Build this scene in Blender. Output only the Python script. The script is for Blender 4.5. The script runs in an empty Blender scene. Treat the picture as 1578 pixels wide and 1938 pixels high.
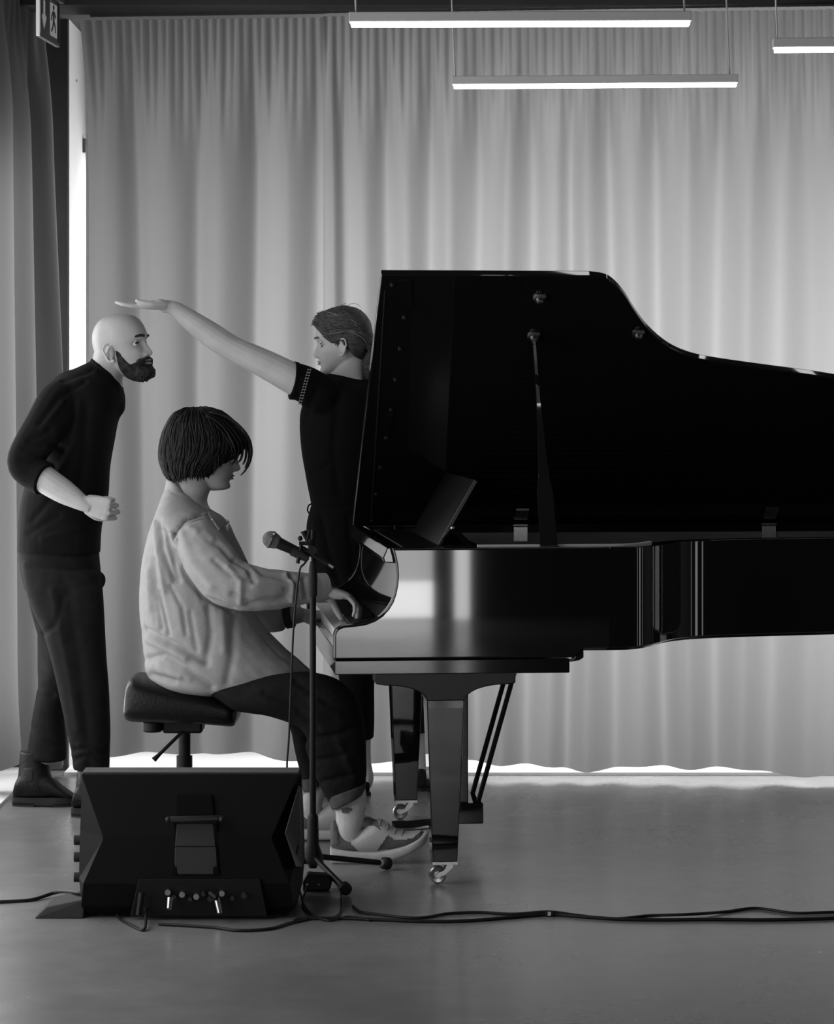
import bpy, bmesh, math, random
import numpy as np
from mathutils import Vector, Matrix, noise as mnoise
random.seed(7)
SC = bpy.context.scene
COL = SC.collection

# ------------------------------------------------------------------ camera, lights, exposure
F = 5200.0                    # focal length in pixels of the 1578x1938 frame
CX, HY, HC = 789.0, 750.0, 1.43
cam = bpy.data.cameras.new('camera')
cam.sensor_fit = 'VERTICAL'; cam.sensor_height = 36.0; cam.sensor_width = 36.0
cam.lens = 36.0 * F / 1938.0
cam.shift_y = -(969.0 - HY) / 1938.0
cam.clip_start = 0.1; cam.clip_end = 60
camo = bpy.data.objects.new('camera', cam); COL.objects.link(camo)
camo.location = (0, 0, HC); camo.rotation_euler = (math.pi / 2, 0, 0)
SC.camera = camo
SC.view_settings.view_transform = 'Standard'; SC.view_settings.look = 'None'
SC.view_settings.gamma = 1.0; SC.view_settings.use_curve_mapping = False
SC.view_settings.exposure = 0.0
wd = bpy.data.worlds.new('world'); SC.world = wd; wd.use_nodes = True
wd.node_tree.nodes['Background'].inputs[0].default_value = (1, 1, 1, 1)
wd.node_tree.nodes['Background'].inputs[1].default_value = 0.35

def area(name, loc, rot, sx, sy, power, spread=180):
    l = bpy.data.lights.new(name, 'AREA'); l.shape = 'RECTANGLE'; l.size = sx; l.size_y = sy; l.energy = power
    l.spread = math.radians(spread)
    o = bpy.data.objects.new(name, l); COL.objects.link(o); o.location = loc; o.rotation_euler = rot
    return o
PI = math.pi
area('daylight_back_window', (1.42, 11.05, 1.33), (-PI/2, 0, 0), 3.7, 1.75, 200)        # sky through the window band behind the curtain
area('daylight_corner_window', (-1.17, 11.05, 1.33), (-PI/2, 0, 0), 0.28, 2.1, 12)     # sky through the corner window
area('daylight_side_window', (-1.71, 9.75, 1.25), (0, -PI/2, 0), 2.1, 1.0, 34)            # sky through the window behind the side curtain
area('daylight_left_window', (-1.70, 7.3, 1.25), (0, -PI/2, 0), 2.3, 3.2, 62)          # sky through the side window, left of frame
area('front_window_fill', (1.60, -1.57, 1.28), (PI/2, 0, 0), 0.70, 2.04, 36)         # added window light behind the viewer, for fill and the case reflection
area('front_low_boost', (1.60, -1.57, .13), (PI/2, 0, 0), 0.70, 0.24, 10)            # added strip lamp, brightens the lower part of that reflection
area('front_slit_reflection', (2.14, -1.57, 1.15), (PI/2, 0, 0), 0.10, 2.3, 9)  # added narrow lamp, makes a bright slit in the case reflection
area('daylight_right_window', (5.05, 7.9, 1.25), (0, PI/2, 0), 2.2, 1.7, 34)             # sky outside the slit windows, right of frame

# ------------------------------------------------------------------ helpers
def W(x, y, d):
    return Vector(((x - CX) * d / F, d, HC - (y - HY) * d / F))
def PX(p):
    return (CX + F * p[0] / p[1], HY - F * (p[2] - HC) / p[1])

class MB:
    def __init__(s): s.v = []; s.f = []
    def add(s, v, f):
        o = len(s.v); s.v += [Vector(p) for p in v]; s.f += [tuple(i + o for i in q) for q in f]; return s
    def join(s, *ms):
        for m in ms: s.add(m.v, m.f)
        return s
    def xf(s, M):
        s.v = [M @ p for p in s.v]; return s
    def box(s, a, b):
        x0, y0, z0 = a; x1, y1, z1 = b
        return s.add([(x0,y0,z0),(x1,y0,z0),(x1,y1,z0),(x0,y1,z0),(x0,y0,z1),(x1,y0,z1),(x1,y1,z1),(x0,y1,z1)],
                     [(0,3,2,1),(4,5,6,7),(0,1,5,4),(1,2,6,5),(2,3,7,6),(3,0,4,7)])
    def prism(s, poly, axis, a, b, fmap=None):
        n = len(poly)
        def mk(p, t):
            if axis == 'z': return (p[0], p[1], t)
            if axis == 'y': return (p[0], t, p[1])
            return (t, p[0], p[1])
        v = [mk(p, a) for p in poly] + [mk(p, b) for p in poly]
        f = [tuple(range(n))[::-1], tuple(range(n, 2*n))] + [(i, (i+1) % n, n + (i+1) % n, n + i) for i in range(n)]
        return s.add(v, f)
    def rings(s, R, close_v=False, cap=True):
        n = len(R[0]); v = [p for r in R for p in r]; f = []
        m = len(R)
        for i in range(m if close_v else m - 1):
            k = (i + 1) % m
            for j in range(n):
                j2 = (j + 1) % n
                f.append((i*n+j, i*n+j2, k*n+j2, k*n+j))
        if cap and not close_v:
            c0 = sum((Vector(p) for p in R[0]), Vector()) / n; c1 = sum((Vector(p) for p in R[-1]), Vector()) / n
            a = len(v); v += [c0, c1]
            for j in range(n):
                j2 = (j + 1) % n
                f.append((a, j2, j)); f.append((a + 1, (m-1)*n + j, (m-1)*n + j2))
        return s.add(v, f)
    def tube(s, pts, r, n=10, sub=1, cap=True):
        pts = [Vector(p) for p in pts]
        rr = list(r) if hasattr(r, '__len__') else [r] * len(pts)
        if sub > 1: pts, rr = crom(pts, rr, sub)
        R = []; up = None
        for i, p in enumerate(pts):
            t = (pts[min(i+1, len(pts)-1)] - pts[max(i-1, 0)])
            t = t.normalized() if t.length > 1e-9 else Vector((0, 0, 1))
            if up is None:
                up = Vector((0, 0, 1)) if abs(t.z) < .9 else Vector((0, 1, 0))
            a = up - t * up.dot(t)
            if a.length < 1e-6: a = Vector((1, 0, 0)) - t * t.x
            a.normalize(); up = a; b = t.cross(a)
            R.append([p + (a * math.cos(2*PI*k/n) + b * math.sin(2*PI*k/n)) * rr[i] for k in range(n)])
        return s.rings(R, cap=cap)
    def cyl(s, p0, p1, r0, r1=None, n=20):
        return s.tube([p0, p1], [r0, r0 if r1 is None else r1], n)
    def lathe(s, prof, M, n=24):
        R = [[M @ Vector((r * math.cos(2*PI*k/n), r * math.sin(2*PI*k/n), z)) for k in range(n)] for r, z in prof]
        return s.rings(R)
    def ball(s, c, r, n=16, m=10):
        if not hasattr(r, '__len__'): r = (r, r, r)
        c = Vector(c)
        R = []
        for i in range(1, m):
            a = PI * i / m
            R.append([c + Vector((r[0]*math.sin(a)*math.cos(2*PI*k/n), r[1]*math.sin(a)*math.sin(2*PI*k/n), r[2]*math.cos(a))) for k in range(n)])
        return s.rings(R)

def crom(pts, rr, sub):
    P = []; Q = []
    n = len(pts)
    for i in range(n - 1):
        p0, p1, p2, p3 = pts[max(i-1, 0)], pts[i], pts[i+1], pts[min(i+2, n-1)]
        r0, r1, r2, r3 = rr[max(i-1, 0)], rr[i], rr[i+1], rr[min(i+2, n-1)]
        for k in range(sub):
            t = k / sub
            def h(a, b, c, d): return (b*2 + (c-a)*t + (a*2-b*5+c*4-d)*t*t + (b*3-a-c*3+d)*t*t*t) * .5
            P.append(h(p0, p1, p2, p3)); Q.append(h(r0, r1, r2, r3))
    P.append(pts[-1]); Q.append(rr[-1])
    return P, Q

def loft(secs, n=32, sub=5, pw=2.3, scale=1.0):
    """secs: (xA, yA, xB, yB, depth, half_width): an oval slice between two outline points at a real depth."""
    C = []; A = []; B = []
    for s in secs:
        a = W(s[0], s[1], s[4]); b = W(s[2], s[3], s[4])
        C.append((a + b) / 2); A.append((b - a) / 2 * scale); B.append(Vector((0, s[5] * scale, 0)))
    if sub > 1:
        idx = [0.0] * len(C)
        C2, _ = crom(C, idx, sub); A, _ = crom(A, idx, sub); B, _ = crom(B, idx, sub); C = C2
    R = []
    for c, a, b in zip(C, A, B):
        ring = []
        for k in range(n):
            t = 2 * PI * k / n; ct, st = math.cos(t), math.sin(t)
            ring.append(c + a * math.copysign(abs(ct) ** (2/pw), ct) + b * math.copysign(abs(st) ** (2/pw), st))
        R.append(ring)
    m = MB(); m.rings(R); m.R = R
    return m

def mesh_of(mb, name='m'):
    me = bpy.data.meshes.new(name)
    me.from_pydata([tuple(p) for p in mb.v], [], mb.f); me.validate()
    bm = bmesh.new(); bm.from_mesh(me); bmesh.ops.recalc_face_normals(bm, faces=bm.faces); bm.to_mesh(me); bm.free()
    return me
def fuse(mbs, vox, smooth=6, fac=.5):
    m = MB().join(*mbs)
    me = mesh_of(m); o = bpy.data.objects.new('tmp', me); COL.objects.link(o)
    r = o.modifiers.new('r', 'REMESH'); r.mode = 'VOXEL'; r.voxel_size = vox
    if smooth:
        q = o.modifiers.new('s', 'SMOOTH'); q.iterations = smooth; q.factor = fac
    dg = bpy.context.evaluated_depsgraph_get(); dg.update()
    e = o.evaluated_get(dg); m2 = bpy.data.meshes.new_from_object(e)
    n = len(m2.vertices); co = np.empty(n*3); m2.vertices.foreach_get('co', co)
    out = MB(); out.v = [Vector(p) for p in co.reshape(-1, 3)]; out.f = [tuple(p.vertices) for p in m2.polygons]
    bpy.data.objects.remove(o); bpy.data.meshes.remove(me); bpy.data.meshes.remove(m2)
    return out
def normals(mb):
    V = np.array([tuple(p) for p in mb.v]); N = np.zeros_like(V)
    for f in mb.f:
        p = V[list(f[:3])] if len(f) == 3 else V[list(f)]
        nn = np.cross(p[1] - p[0], p[2] - p[0]) if len(p) == 3 else np.cross(p[2] - p[0], p[3] - p[1])
        for i in f: N[i] += nn
    L = np.linalg.norm(N, axis=1); L[L == 0] = 1
    return V, N / L[:, None]
def creases(mb, lines, amp=.012, w=7, noise_amp=.003, nscale=9, stretch=(1, 1, .5)):
    """Press real folds into cloth: lines are outline polylines with a sign, plus soft noise wrinkles."""
    V, N = normals(mb)
    px = CX + F * V[:, 0] / V[:, 1]; py = HY - F * (V[:, 2] - HC) / V[:, 1]
    D = np.zeros(len(V))
    for ln in lines:
        a = ln[0]; ww = ln[1]; pts = ln[2:]
        best = np.full(len(V), 1e9)
        for (x0, y0), (x1, y1) in zip(pts, pts[1:]):
            dx, dy = x1 - x0, y1 - y0; L2 = dx*dx + dy*dy
            t = np.clip(((px - x0)*dx + (py - y0)*dy) / L2, 0, 1)
            best = np.minimum(best, np.hypot(px - x0 - t*dx, py - y0 - t*dy))
        D += a * amp * np.exp(-(best / ww) ** 2)
    facing = np.clip(-N[:, 1] * 1.5 + .2, 0, 1)
    D *= facing
    if noise_amp:
        for i, p in enumerate(V):
            q = Vector((p[0]*nscale*stretch[0], p[1]*nscale*stretch[1], p[2]*nscale*stretch[2]))
            D[i] += noise_amp * (mnoise.noise(q) + .5 * mnoise.noise(q * 2.3))
    mb.v = [Vector(p) for p in V + N * D[:, None]]
    return mb
def inside(poly, x, y):
    c = False; j = len(poly) - 1
    for i in range(len(poly)):
        if (poly[i][1] > y) != (poly[j][1] > y) and x < (poly[j][0]-poly[i][0])*(y-poly[i][1])/(poly[j][1]-poly[i][1]) + poly[i][0]: c = not c
        j = i
    return c
def patch(mb, poly, off, near=True):
    """A thin panel of the same curvature lying on the surface."""
    V, N = normals(mb); use = {}; out = MB(); F2 = []
    for f in mb.f:
        c = sum((V[i] for i in f)) / len(f); nn = sum((N[i] for i in f))
        if (nn[1] < .3 * len(f)) == near and inside(poly, *PX(c)):
            F2.append(f)
            for i in f: use.setdefault(i, len(use))
    n = len(use); keys = sorted(use, key=use.get)
    out.v = [Vector(V[i] + N[i]*off) for i in keys] + [Vector(V[i] - N[i]*.001) for i in keys]
    edge = {}
    for f in F2:
        g = [use[i] for i in f]; out.f.append(tuple(g)); out.f.append(tuple(i + n for i in g[::-1]))
        for a, b in zip(g, g[1:] + g[:1]): edge[(a, b)] = 1
    for a, b in list(edge):
        if (b, a) not in edge: out.f.append((b, a, a + n, b + n))
    return out

# ------------------------------------------------------------------ materials
def mat(name, v, rough=.6, spec=.5, bump=0, bscale=60, coat=0, metal=0, var=0, vscale=6, sheen=0, stretch=None, emit=0, aniso=0):
    m = bpy.data.materials.new(name); m.use_nodes = True
    nt = m.node_tree; b = nt.nodes['Principled BSDF']
    b.inputs['Base Color'].default_value = (v, v, v, 1); b.inputs['Roughness'].default_value = rough
    b.inputs['Specular IOR Level'].default_value = spec; b.inputs['Metallic'].default_value = metal
    b.inputs['Coat Weight'].default_value = coat; b.inputs['Coat Roughness'].default_value = .02
    b.inputs['Sheen Weight'].default_value = sheen
    tc = nt.nodes.new('ShaderNodeTexCoord')
    def nz(scale, det=4):
        n = nt.nodes.new('ShaderNodeTexNoise'); n.inputs['Scale'].default_value = scale; n.inputs['Detail'].default_value = det
        if stretch:
            mp = nt.nodes.new('ShaderNodeMapping'); mp.inputs['Scale'].default_value = stretch
            nt.links.new(tc.outputs['Object'], mp.inputs[0]); nt.links.new(mp.outputs[0], n.inputs['Vector'])
        else: nt.links.new(tc.outputs['Object'], n.inputs['Vector'])
        return n
    if bump:
        n = nz(bscale); bp = nt.nodes.new('ShaderNodeBump'); bp.inputs['Strength'].default_value = bump; bp.inputs['Distance'].default_value = .01
        nt.links.new(n.outputs[0], bp.inputs['Height']); nt.links.new(bp.outputs[0], b.inputs['Normal'])
    if var:
        n = nz(vscale, 5); mr = nt.nodes.new('ShaderNodeMapRange')
        mr.inputs['From Min'].default_value = .3; mr.inputs['From Max'].default_value = .7
        mr.inputs['To Min'].default_value = v*(1-var); mr.inputs['To Max'].default_value = v*(1+var)
        nt.links.new(n.outputs[0], mr.inputs[0]); nt.links.new(mr.outputs[0], b.inputs['Base Color'])
    if emit:
        b.inputs['Emission Color'].default_value = (1, 1, 1, 1); b.inputs['Emission Strength'].default_value = emit
    return m
M = {}
M['lacquer'] = mat('black_lacquer', .006, .035, .5, coat=.0, var=.1)
M['satin'] = mat('black_satin_lacquer', .005, .3, .2, var=.2)
M['soft_black'] = mat('black_plastic', .004, .5, .25, bump=.15, bscale=300)
M['speaker'] = mat('speaker_coating', .003, .65, .10, bump=.25, bscale=500)
M['cavity'] = mat('dark_recess', .002, .8, .1, var=.1)
M['side_grey'] = mat('speaker_side_coating', .05, .6, .3, bump=.2, bscale=400, var=.1)
M['side_speaker'] = mat('speaker_side_plastic', .012, .55, .4, bump=.2, bscale=400)
M['rubber'] = mat('rubber', .014, .7, .3, bump=.1, bscale=200)
M['cable'] = mat('cable_rubber', .008, .55, .3, bump=.05, bscale=200)
M['brass'] = mat('polished_metal', .42, .28, .5, metal=1, var=.12, vscale=60)
M['steel'] = mat('steel', .5, .3, .5, metal=1, var=.15, vscale=80)
M['plate'] = mat('cast_iron_plate', .03, .5, .4, var=.3)
M['felt'] = mat('rim_inner_veneer', .11, .5, .4, var=.25, vscale=4, stretch=(1, 1, 12))
M['ivory'] = mat('white_key', .55, .2, .5, var=.03)
M['ebony'] = mat('black_key', .01, .3, .4, var=.1)
M['skin'] = mat('skin', .40, .5, .35, bump=.05, bscale=180, var=.10, vscale=14)
M['skin_f'] = mat('fair_skin', .54, .5, .35, bump=.04, bscale=180, var=.08, vscale=14)
M['skin_p'] = mat('pianist_skin', .33, .5, .35, bump=.04, bscale=180, var=.10, vscale=14)
M['beard'] = mat('beard_hair', .034, .8, .15, bump=.9, bscale=240, var=.55, vscale=45)
M['hair_dark'] = mat('dark_hair', .0025, .55, .18, bump=.25, bscale=60, var=.45, vscale=40, stretch=(4, 4, .6))
M['hair_brown'] = mat('brown_hair', .05, .5, .4, bump=.5, bscale=60, var=.5, vscale=40, stretch=(1, 3, 4))
M['black_cloth'] = mat('black_cotton', .007, .9, .1, bump=.2, bscale=300, var=.2)
M['black_knit'] = mat('black_jersey', .004, .9, .1, bump=.2, bscale=300, var=.2)
M['trouser'] = mat('dark_grey_wool', .012, .9, .1, bump=.25, bscale=350, var=.2, vscale=30)
M['denim'] = mat('dark_denim', .009, .9, .1, bump=.3, bscale=400, var=.3, vscale=60)
M['denim_in'] = mat('denim_inside', .075, .9, .1, bump=.3, bscale=400, var=.2, vscale=60)
M['culotte'] = mat('black_trouser_cloth', .004, .9, .1, bump=.2, bscale=300, var=.2)
M['shirt'] = mat('pale_flannel', .29, .92, .08, bump=.25, bscale=420, var=.07, vscale=40)
M['trim_thread'] = mat('pale_embroidery', .28, .9, .1, bump=.3, bscale=600)
M['boot'] = mat('brown_leather_boot', .007, .45, .2, bump=.15, bscale=120, var=.3)
M['boot_sole'] = mat('stacked_leather_sole', .022, .6, .3, var=.3, stretch=(1, 1, 30))
M['sock'] = mat('white_knit_sock', .55, .9, .1, bump=.4, bscale=500, var=.06, vscale=60)
M['sole'] = mat('sneaker_sole', .52, .7, .3, bump=.1, bscale=200, var=.1, vscale=30)
M['suede'] = mat('grey_suede', .13, .9, .1, bump=.3, bscale=300, var=.15, vscale=40)
M['leather_w'] = mat('pale_leather', .50, .5, .4, bump=.1, bscale=200, var=.06)
M['lace'] = mat('lace_cord', .32, .9, .1, bump=.3, bscale=600)
M['seat'] = mat('black_vinyl', .004, .36, .25, bump=.12, bscale=160, var=.2)
M['eye'] = mat('eye_white', .5, .15, .5, var=.02)
M['iris'] = mat('dark_iris', .01, .1, .6, var=.2)
M['lash'] = mat('eyelash', .008, .8, .1, var=.2)
M['lip'] = mat('lip', .2, .45, .4, var=.1, vscale=60)
M['lip_w'] = mat('fair_lip', .30, .45, .4, var=.1, vscale=60)
M['lip_p'] = mat('pianist_lip', .22, .5, .3, var=.1, vscale=60)
M['hair_light'] = mat('light_hair_strand', .16, .5, .4, var=.2, vscale=60)
M['ceiling'] = mat('dark_ceiling', .05, .8, .2, bump=.1, bscale=30, var=.2, vscale=2)
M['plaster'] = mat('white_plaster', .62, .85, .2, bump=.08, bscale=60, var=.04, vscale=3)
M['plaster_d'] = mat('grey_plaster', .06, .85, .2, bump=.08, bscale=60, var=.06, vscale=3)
M['hem_glow_white'] = mat('hem_glow_paint', .8, .5, .3, var=.03)  # white that stands in for the glow under the curtain hems
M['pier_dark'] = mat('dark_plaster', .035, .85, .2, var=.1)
M['frame'] = mat('window_frame_metal', .12, .4, .4, var=.1)
M['lamp_body'] = mat('lamp_aluminium', .62, .55, .4, var=.04)
M['diffuser'] = mat('lamp_diffuser', .8, .5, .3, emit=9.5, var=.01)
M['sign'] = mat('sign_dark_panel', .10, .4, .4, var=.05)
M['sign_light'] = mat('sign_pictogram', .55, .5, .3, emit=.12, var=.02)
M['sign_edge'] = mat('sign_light_edge', .75, .3, .4, emit=.25, var=.02)
M['mesh_metal'] = mat('microphone_grille', .16, .35, .5, metal=.6, bump=1.0, bscale=900, var=.3, vscale=400)
M['tape'] = mat('white_tape', .6, .6, .3, var=.05)

def floor_mat():
    m = mat('polished_concrete', .14, .3, .5)
    nt = m.node_tree; b = nt.nodes['Principled BSDF']; tc = nt.nodes['Texture Coordinate']
    n1 = nt.nodes.new('ShaderNodeTexNoise'); n1.inputs['Scale'].default_value = 1.3; n1.inputs['Detail'].default_value = 7; n1.inputs['Roughness'].default_value = .6
    n2 = nt.nodes.new('ShaderNodeTexNoise'); n2.inputs['Scale'].default_value = 9; n2.inputs['Detail'].default_value = 6
    for n in (n1, n2): nt.links.new(tc.outputs['Object'], n.inputs['Vector'])
    mx = nt.nodes.new('ShaderNodeMath'); mx.operation = 'MULTIPLY_ADD'; mx.inputs[1].default_value = .35
    nt.links.new(n2.outputs[0], mx.inputs[0]); nt.links.new(n1.outputs[0], mx.inputs[2])
    cr = nt.nodes.new('ShaderNodeMapRange'); cr.inputs['From Min'].default_value = .2; cr.inputs['From Max'].default_value = .95
    cr.inputs['To Min'].default_value = .125; cr.inputs['To Max'].default_value = .24
    nt.links.new(mx.outputs[0], cr.inputs[0]); nt.links.new(cr.outputs[0], b.inputs['Base Color'])
    rr = nt.nodes.new('ShaderNodeMapRange'); rr.inputs['From Min'].default_value = .2; rr.inputs['From Max'].default_value = .95
    rr.inputs['To Min'].default_value = .17; rr.inputs['To Max'].default_value = .31
    nt.links.new(mx.outputs[0], rr.inputs[0]); nt.links.new(rr.outputs[0], b.inputs['Roughness'])
    bp = nt.nodes.new('ShaderNodeBump'); bp.inputs['Strength'].default_value = .06; bp.inputs['Distance'].default_value = .02
    return m
M['floor'] = floor_mat()

def curtain_mat(name, v, tr):
    m = bpy.data.materials.new(name); m.use_nodes = True; nt = m.node_tree
    nt.nodes.remove(nt.nodes['Principled BSDF']); out = nt.nodes['Material Output']
    d = nt.nodes.new('ShaderNodeBsdfDiffuse'); d.inputs[0].default_value = (v, v, v, 1)
    t = nt.nodes.new('ShaderNodeBsdfTranslucent'); t.inputs[0].default_value = (tr, tr, tr, 1)
    a = nt.nodes.new('ShaderNodeAddShader')
    nt.links.new(d.outputs[0], a.inputs[0]); nt.links.new(t.outputs[0], a.inputs[1]); nt.links.new(a.outputs[0], out.inputs[0])
    tc = nt.nodes.new('ShaderNodeTexCoord'); n = nt.nodes.new('ShaderNodeTexNoise'); n.inputs['Scale'].default_value = 260
    bp = nt.nodes.new('ShaderNodeBump'); bp.inputs['Strength'].default_value = .12; bp.inputs['Distance'].default_value = .004
    nt.links.new(tc.outputs['Object'], n.inputs['Vector']); nt.links.new(n.outputs[0], bp.inputs['Height'])
    nt.links.new(bp.outputs[0], d.inputs['Normal'])
    return m
M['curtain'] = curtain_mat('grey_curtain_cloth', .18, .086)

# ------------------------------------------------------------------ object builders
def link(name, mb, m, parent=None, smooth=35, bevel=0, seg=2, keep=None):
    me = mesh_of(mb, name); me.materials.append(M[m] if isinstance(m, str) else m)
    o = bpy.data.objects.new(name, me); COL.objects.link(o)
    if smooth:
        me.shade_smooth()
        if smooth < 180: me.set_sharp_from_angle(angle=math.radians(smooth))
    if bevel:
        b = o.modifiers.new('bevel', 'BEVEL'); b.width = bevel; b.segments = seg; b.limit_method = 'ANGLE'; b.angle_limit = math.radians(40)
        if keep:      # leave the edges of a butt joint unbevelled
            b.limit_method = 'WEIGHT'; bm = bmesh.new(); bm.from_mesh(me); bm.edges.ensure_lookup_table()
            wl = [1.0 if (len(e.link_faces) == 2 and e.calc_face_angle(0) > .6 and not all(keep(v.co) for v in e.verts)) else 0.0 for e in bm.edges]
            bm.free(); at = me.attributes.new('bevel_weight_edge', 'FLOAT', 'EDGE'); at.data.foreach_set('value', wl)
    if parent is not None:
        o.parent = parent
        Mw = parent.matrix_basis.copy(); p = parent
        while p.parent is not None:
            Mw = p.parent.matrix_basis @ p.matrix_parent_inverse @ Mw if False else Mw; p = p.parent
        o.matrix_parent_inverse = world_of(parent).inverted()
    return o
def world_of(o):
    if o.parent is None: return o.matrix_basis.copy()
    return world_of(o.parent) @ o.matrix_parent_inverse @ o.matrix_basis
def tag(o, label, cat, group=None, kind=None):
    o['label'] = label; o['category'] = cat
    if group: o['group'] = group
    if kind: o['kind'] = kind
    return o
def thing(name, loc, label, cat, group=None):
    o = bpy.data.objects.new(name, None); COL.objects.link(o); o.location = loc; o.empty_display_size = .1
    return tag(o, label, cat, group)
def based(name, mb, m, loc, label, cat, **k):
    """A thing that is one mesh, its origin at its base."""
    loc = Vector(loc); mb.v = [p - loc for p in mb.v]
    o = link(name, mb, m, None, **k); o.location = loc
    return tag(o, label, cat)
def struct(name, mb, m, **k):
    o = link(name, mb, m, None, **k); o['kind'] = 'structure'; return o

# ------------------------------------------------------------------ the room
XL, XR, YF, YB, ZC = -1.72, 4.6, -1.65, 11.12, 3.0
struct('floor', MB().box((XL-.3, YF-.3, -.1), (XR+.3, YB+.3, 0)), 'floor', smooth=0)
struct('ceiling', MB().box((XL-.3, YF-.3, ZC), (XR+.3, YB+.3, ZC+.1)), 'ceiling', smooth=0)
def wall_with_holes(axis, t0, t1, a0, a1, holes):
    m = MB(); xs = sorted({a0, a1, *[h[0] for h in holes], *[h[1] for h in holes]})
    for x0, x1 in zip(xs, xs[1:]):
        zs = [0, ZC]
        hz = [h for h in holes if h[0] <= x0 and h[1] >= x1]
        segs = [(0, ZC)] if not hz else [(0, hz[0][2]), (hz[0][3], ZC)]
        for z0, z1 in segs:
            if z1 - z0 < 1e-4: continue
            if axis == 'x': m.box((x0, t0, z0), (x1, t1, z1))
            else: m.box((t0, x0, z0), (t1, x1, z1))
    return m
struct('wall_back', wall_with_holes('x', YB, YB+.25, XL-.25, XR+.25, [(-1.33, -1.02, .28, 2.42), (-.45, 3.30, .42, 2.25)]), 'plaster', smooth=0)
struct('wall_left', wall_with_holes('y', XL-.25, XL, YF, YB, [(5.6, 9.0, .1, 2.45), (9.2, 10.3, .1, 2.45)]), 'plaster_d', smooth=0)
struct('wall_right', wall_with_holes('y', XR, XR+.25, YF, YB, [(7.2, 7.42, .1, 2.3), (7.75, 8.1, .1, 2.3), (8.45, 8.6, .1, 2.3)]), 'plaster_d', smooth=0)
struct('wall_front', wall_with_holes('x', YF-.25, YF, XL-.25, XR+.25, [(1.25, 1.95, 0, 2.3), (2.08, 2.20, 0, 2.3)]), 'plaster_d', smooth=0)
def window(name, axis, t, a0, a1, z0, z1, nm):
    f = MB(); w = .05
    def bx(p0, p1, q0, q1, th=.03):
        if axis == 'x': f.box((p0, t-th, q0), (p1, t+th, q1))
        else: f.box((t-th, p0, q0), (t+th, p1, q1))
    bx(a0, a0+w, z0, z1); bx(a1-w, a1, z0, z1); bx(a0+w, a1-w, z0, z0+w); bx(a0+w, a1-w, z1-w, z1)
    for k in range(1, nm):
        c = a0 + (a1-a0)*k/nm; bx(c-w/2, c+w/2, z0+w, z1-w)
    o = struct(name, f, 'frame', smooth=0)
    g = MB(); 
    if axis == 'x': g.box((a0+.03, t-.004, z0+.03), (a1-.03, t+.004, z1-.03))
    else: g.box((t-.004, a0+.03, z0+.03), (t+.004, a1-.03, z1-.03))
    link('pane', g, M['glass'], o, smooth=0)
    return o
gm = bpy.data.materials.new('window_glass'); gm.use_nodes = True
gt = gm.node_tree; gt.nodes.remove(gt.nodes['Principled BSDF'])
g1 = gt.nodes.new('ShaderNodeBsdfTransparent'); g1.inputs[0].default_value = (.92, .92, .92, 1); g2 = gt.nodes.new('ShaderNodeBsdfGlossy'); g2.inputs['Roughness'].default_value = .02
g3 = gt.nodes.new('ShaderNodeFresnel'); g4 = gt.nodes.new('ShaderNodeMixShader')
gt.links.new(g3.outputs[0], g4.inputs[0]); gt.links.new(g1.outputs[0], g4.inputs[1]); gt.links.new(g2.outputs[0], g4.inputs[2]); gt.links.new(g4.outputs[0], gt.nodes['Material Output'].inputs[0])
M['glass'] = gm
window('window_1', 'x', YB+.14, -1.33, -1.02, .28, 2.42, 1)
window('window_2', 'x', YB+.14, -.45, 3.30, .42, 2.25, 4)
window('window_3', 'y', XL-.14, 5.6, 9.0, .1, 2.45, 3)
window('window_5', 'y', XL-.14, 9.2, 10.3, .1, 2.45, 1)
window('window_6', 'y', XR+.14, 7.2, 7.42, .1, 2.3, 1)
window('window_7', 'y', XR+.14, 7.75, 8.1, .1, 2.3, 1)
window('window_8', 'y', XR+.14, 8.45, 8.6, .1, 2.3, 1)
window('added_window_4', 'x', YF-.14, 1.25, 1.95, 0, 2.3, 1)  # unseen window, put in for fill and its reflection in the piano case
window('added_window_9', 'x', YF-.14, 2.08, 2.20, 0, 2.3, 1)  # unseen narrow window, put in for a bright line on the piano case
# corner pier whose inner side catches the window light, and the soffit above the curtains
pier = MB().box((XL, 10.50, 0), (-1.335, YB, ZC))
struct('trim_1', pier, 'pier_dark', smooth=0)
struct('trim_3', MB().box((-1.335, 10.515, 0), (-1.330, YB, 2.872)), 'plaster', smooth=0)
struct('trim_2', MB().box((XL, 10.12, 2.872), (XR, YB, ZC)), 'ceiling', smooth=0)
struct('hem_glow_strip_back', MB().box((-1.33, 10.36, 0), (3.4, YB, .012)), 'hem_glow_white', smooth=0)  # added white strip, makes the floor glow under the back curtain hem
struct('hem_glow_strip_left', MB().box((XL, 9.3, 0), (-1.45, 10.50, .012)), 'hem_glow_white', smooth=0)  # same added white strip under the side curtain, for the hem glow
mark = MB().cyl((-1.335, 10.72, 2.66), (-1.325, 10.72, 2.66), .006, n=10)
based('wall_screw', mark, 'steel', (-1.335, 10.72, 2.66), 'small dark screw in the white lit pier by the exit sign', 'screw')
br = MB().box((-1.335, 10.93, 2.40), (-1.318, 10.985, 2.455))
based('wall_bracket', br, 'frame', (-1.335, 10.957, 2.40), 'small grey bracket high on the white lit pier', 'bracket', smooth=0)

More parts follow.
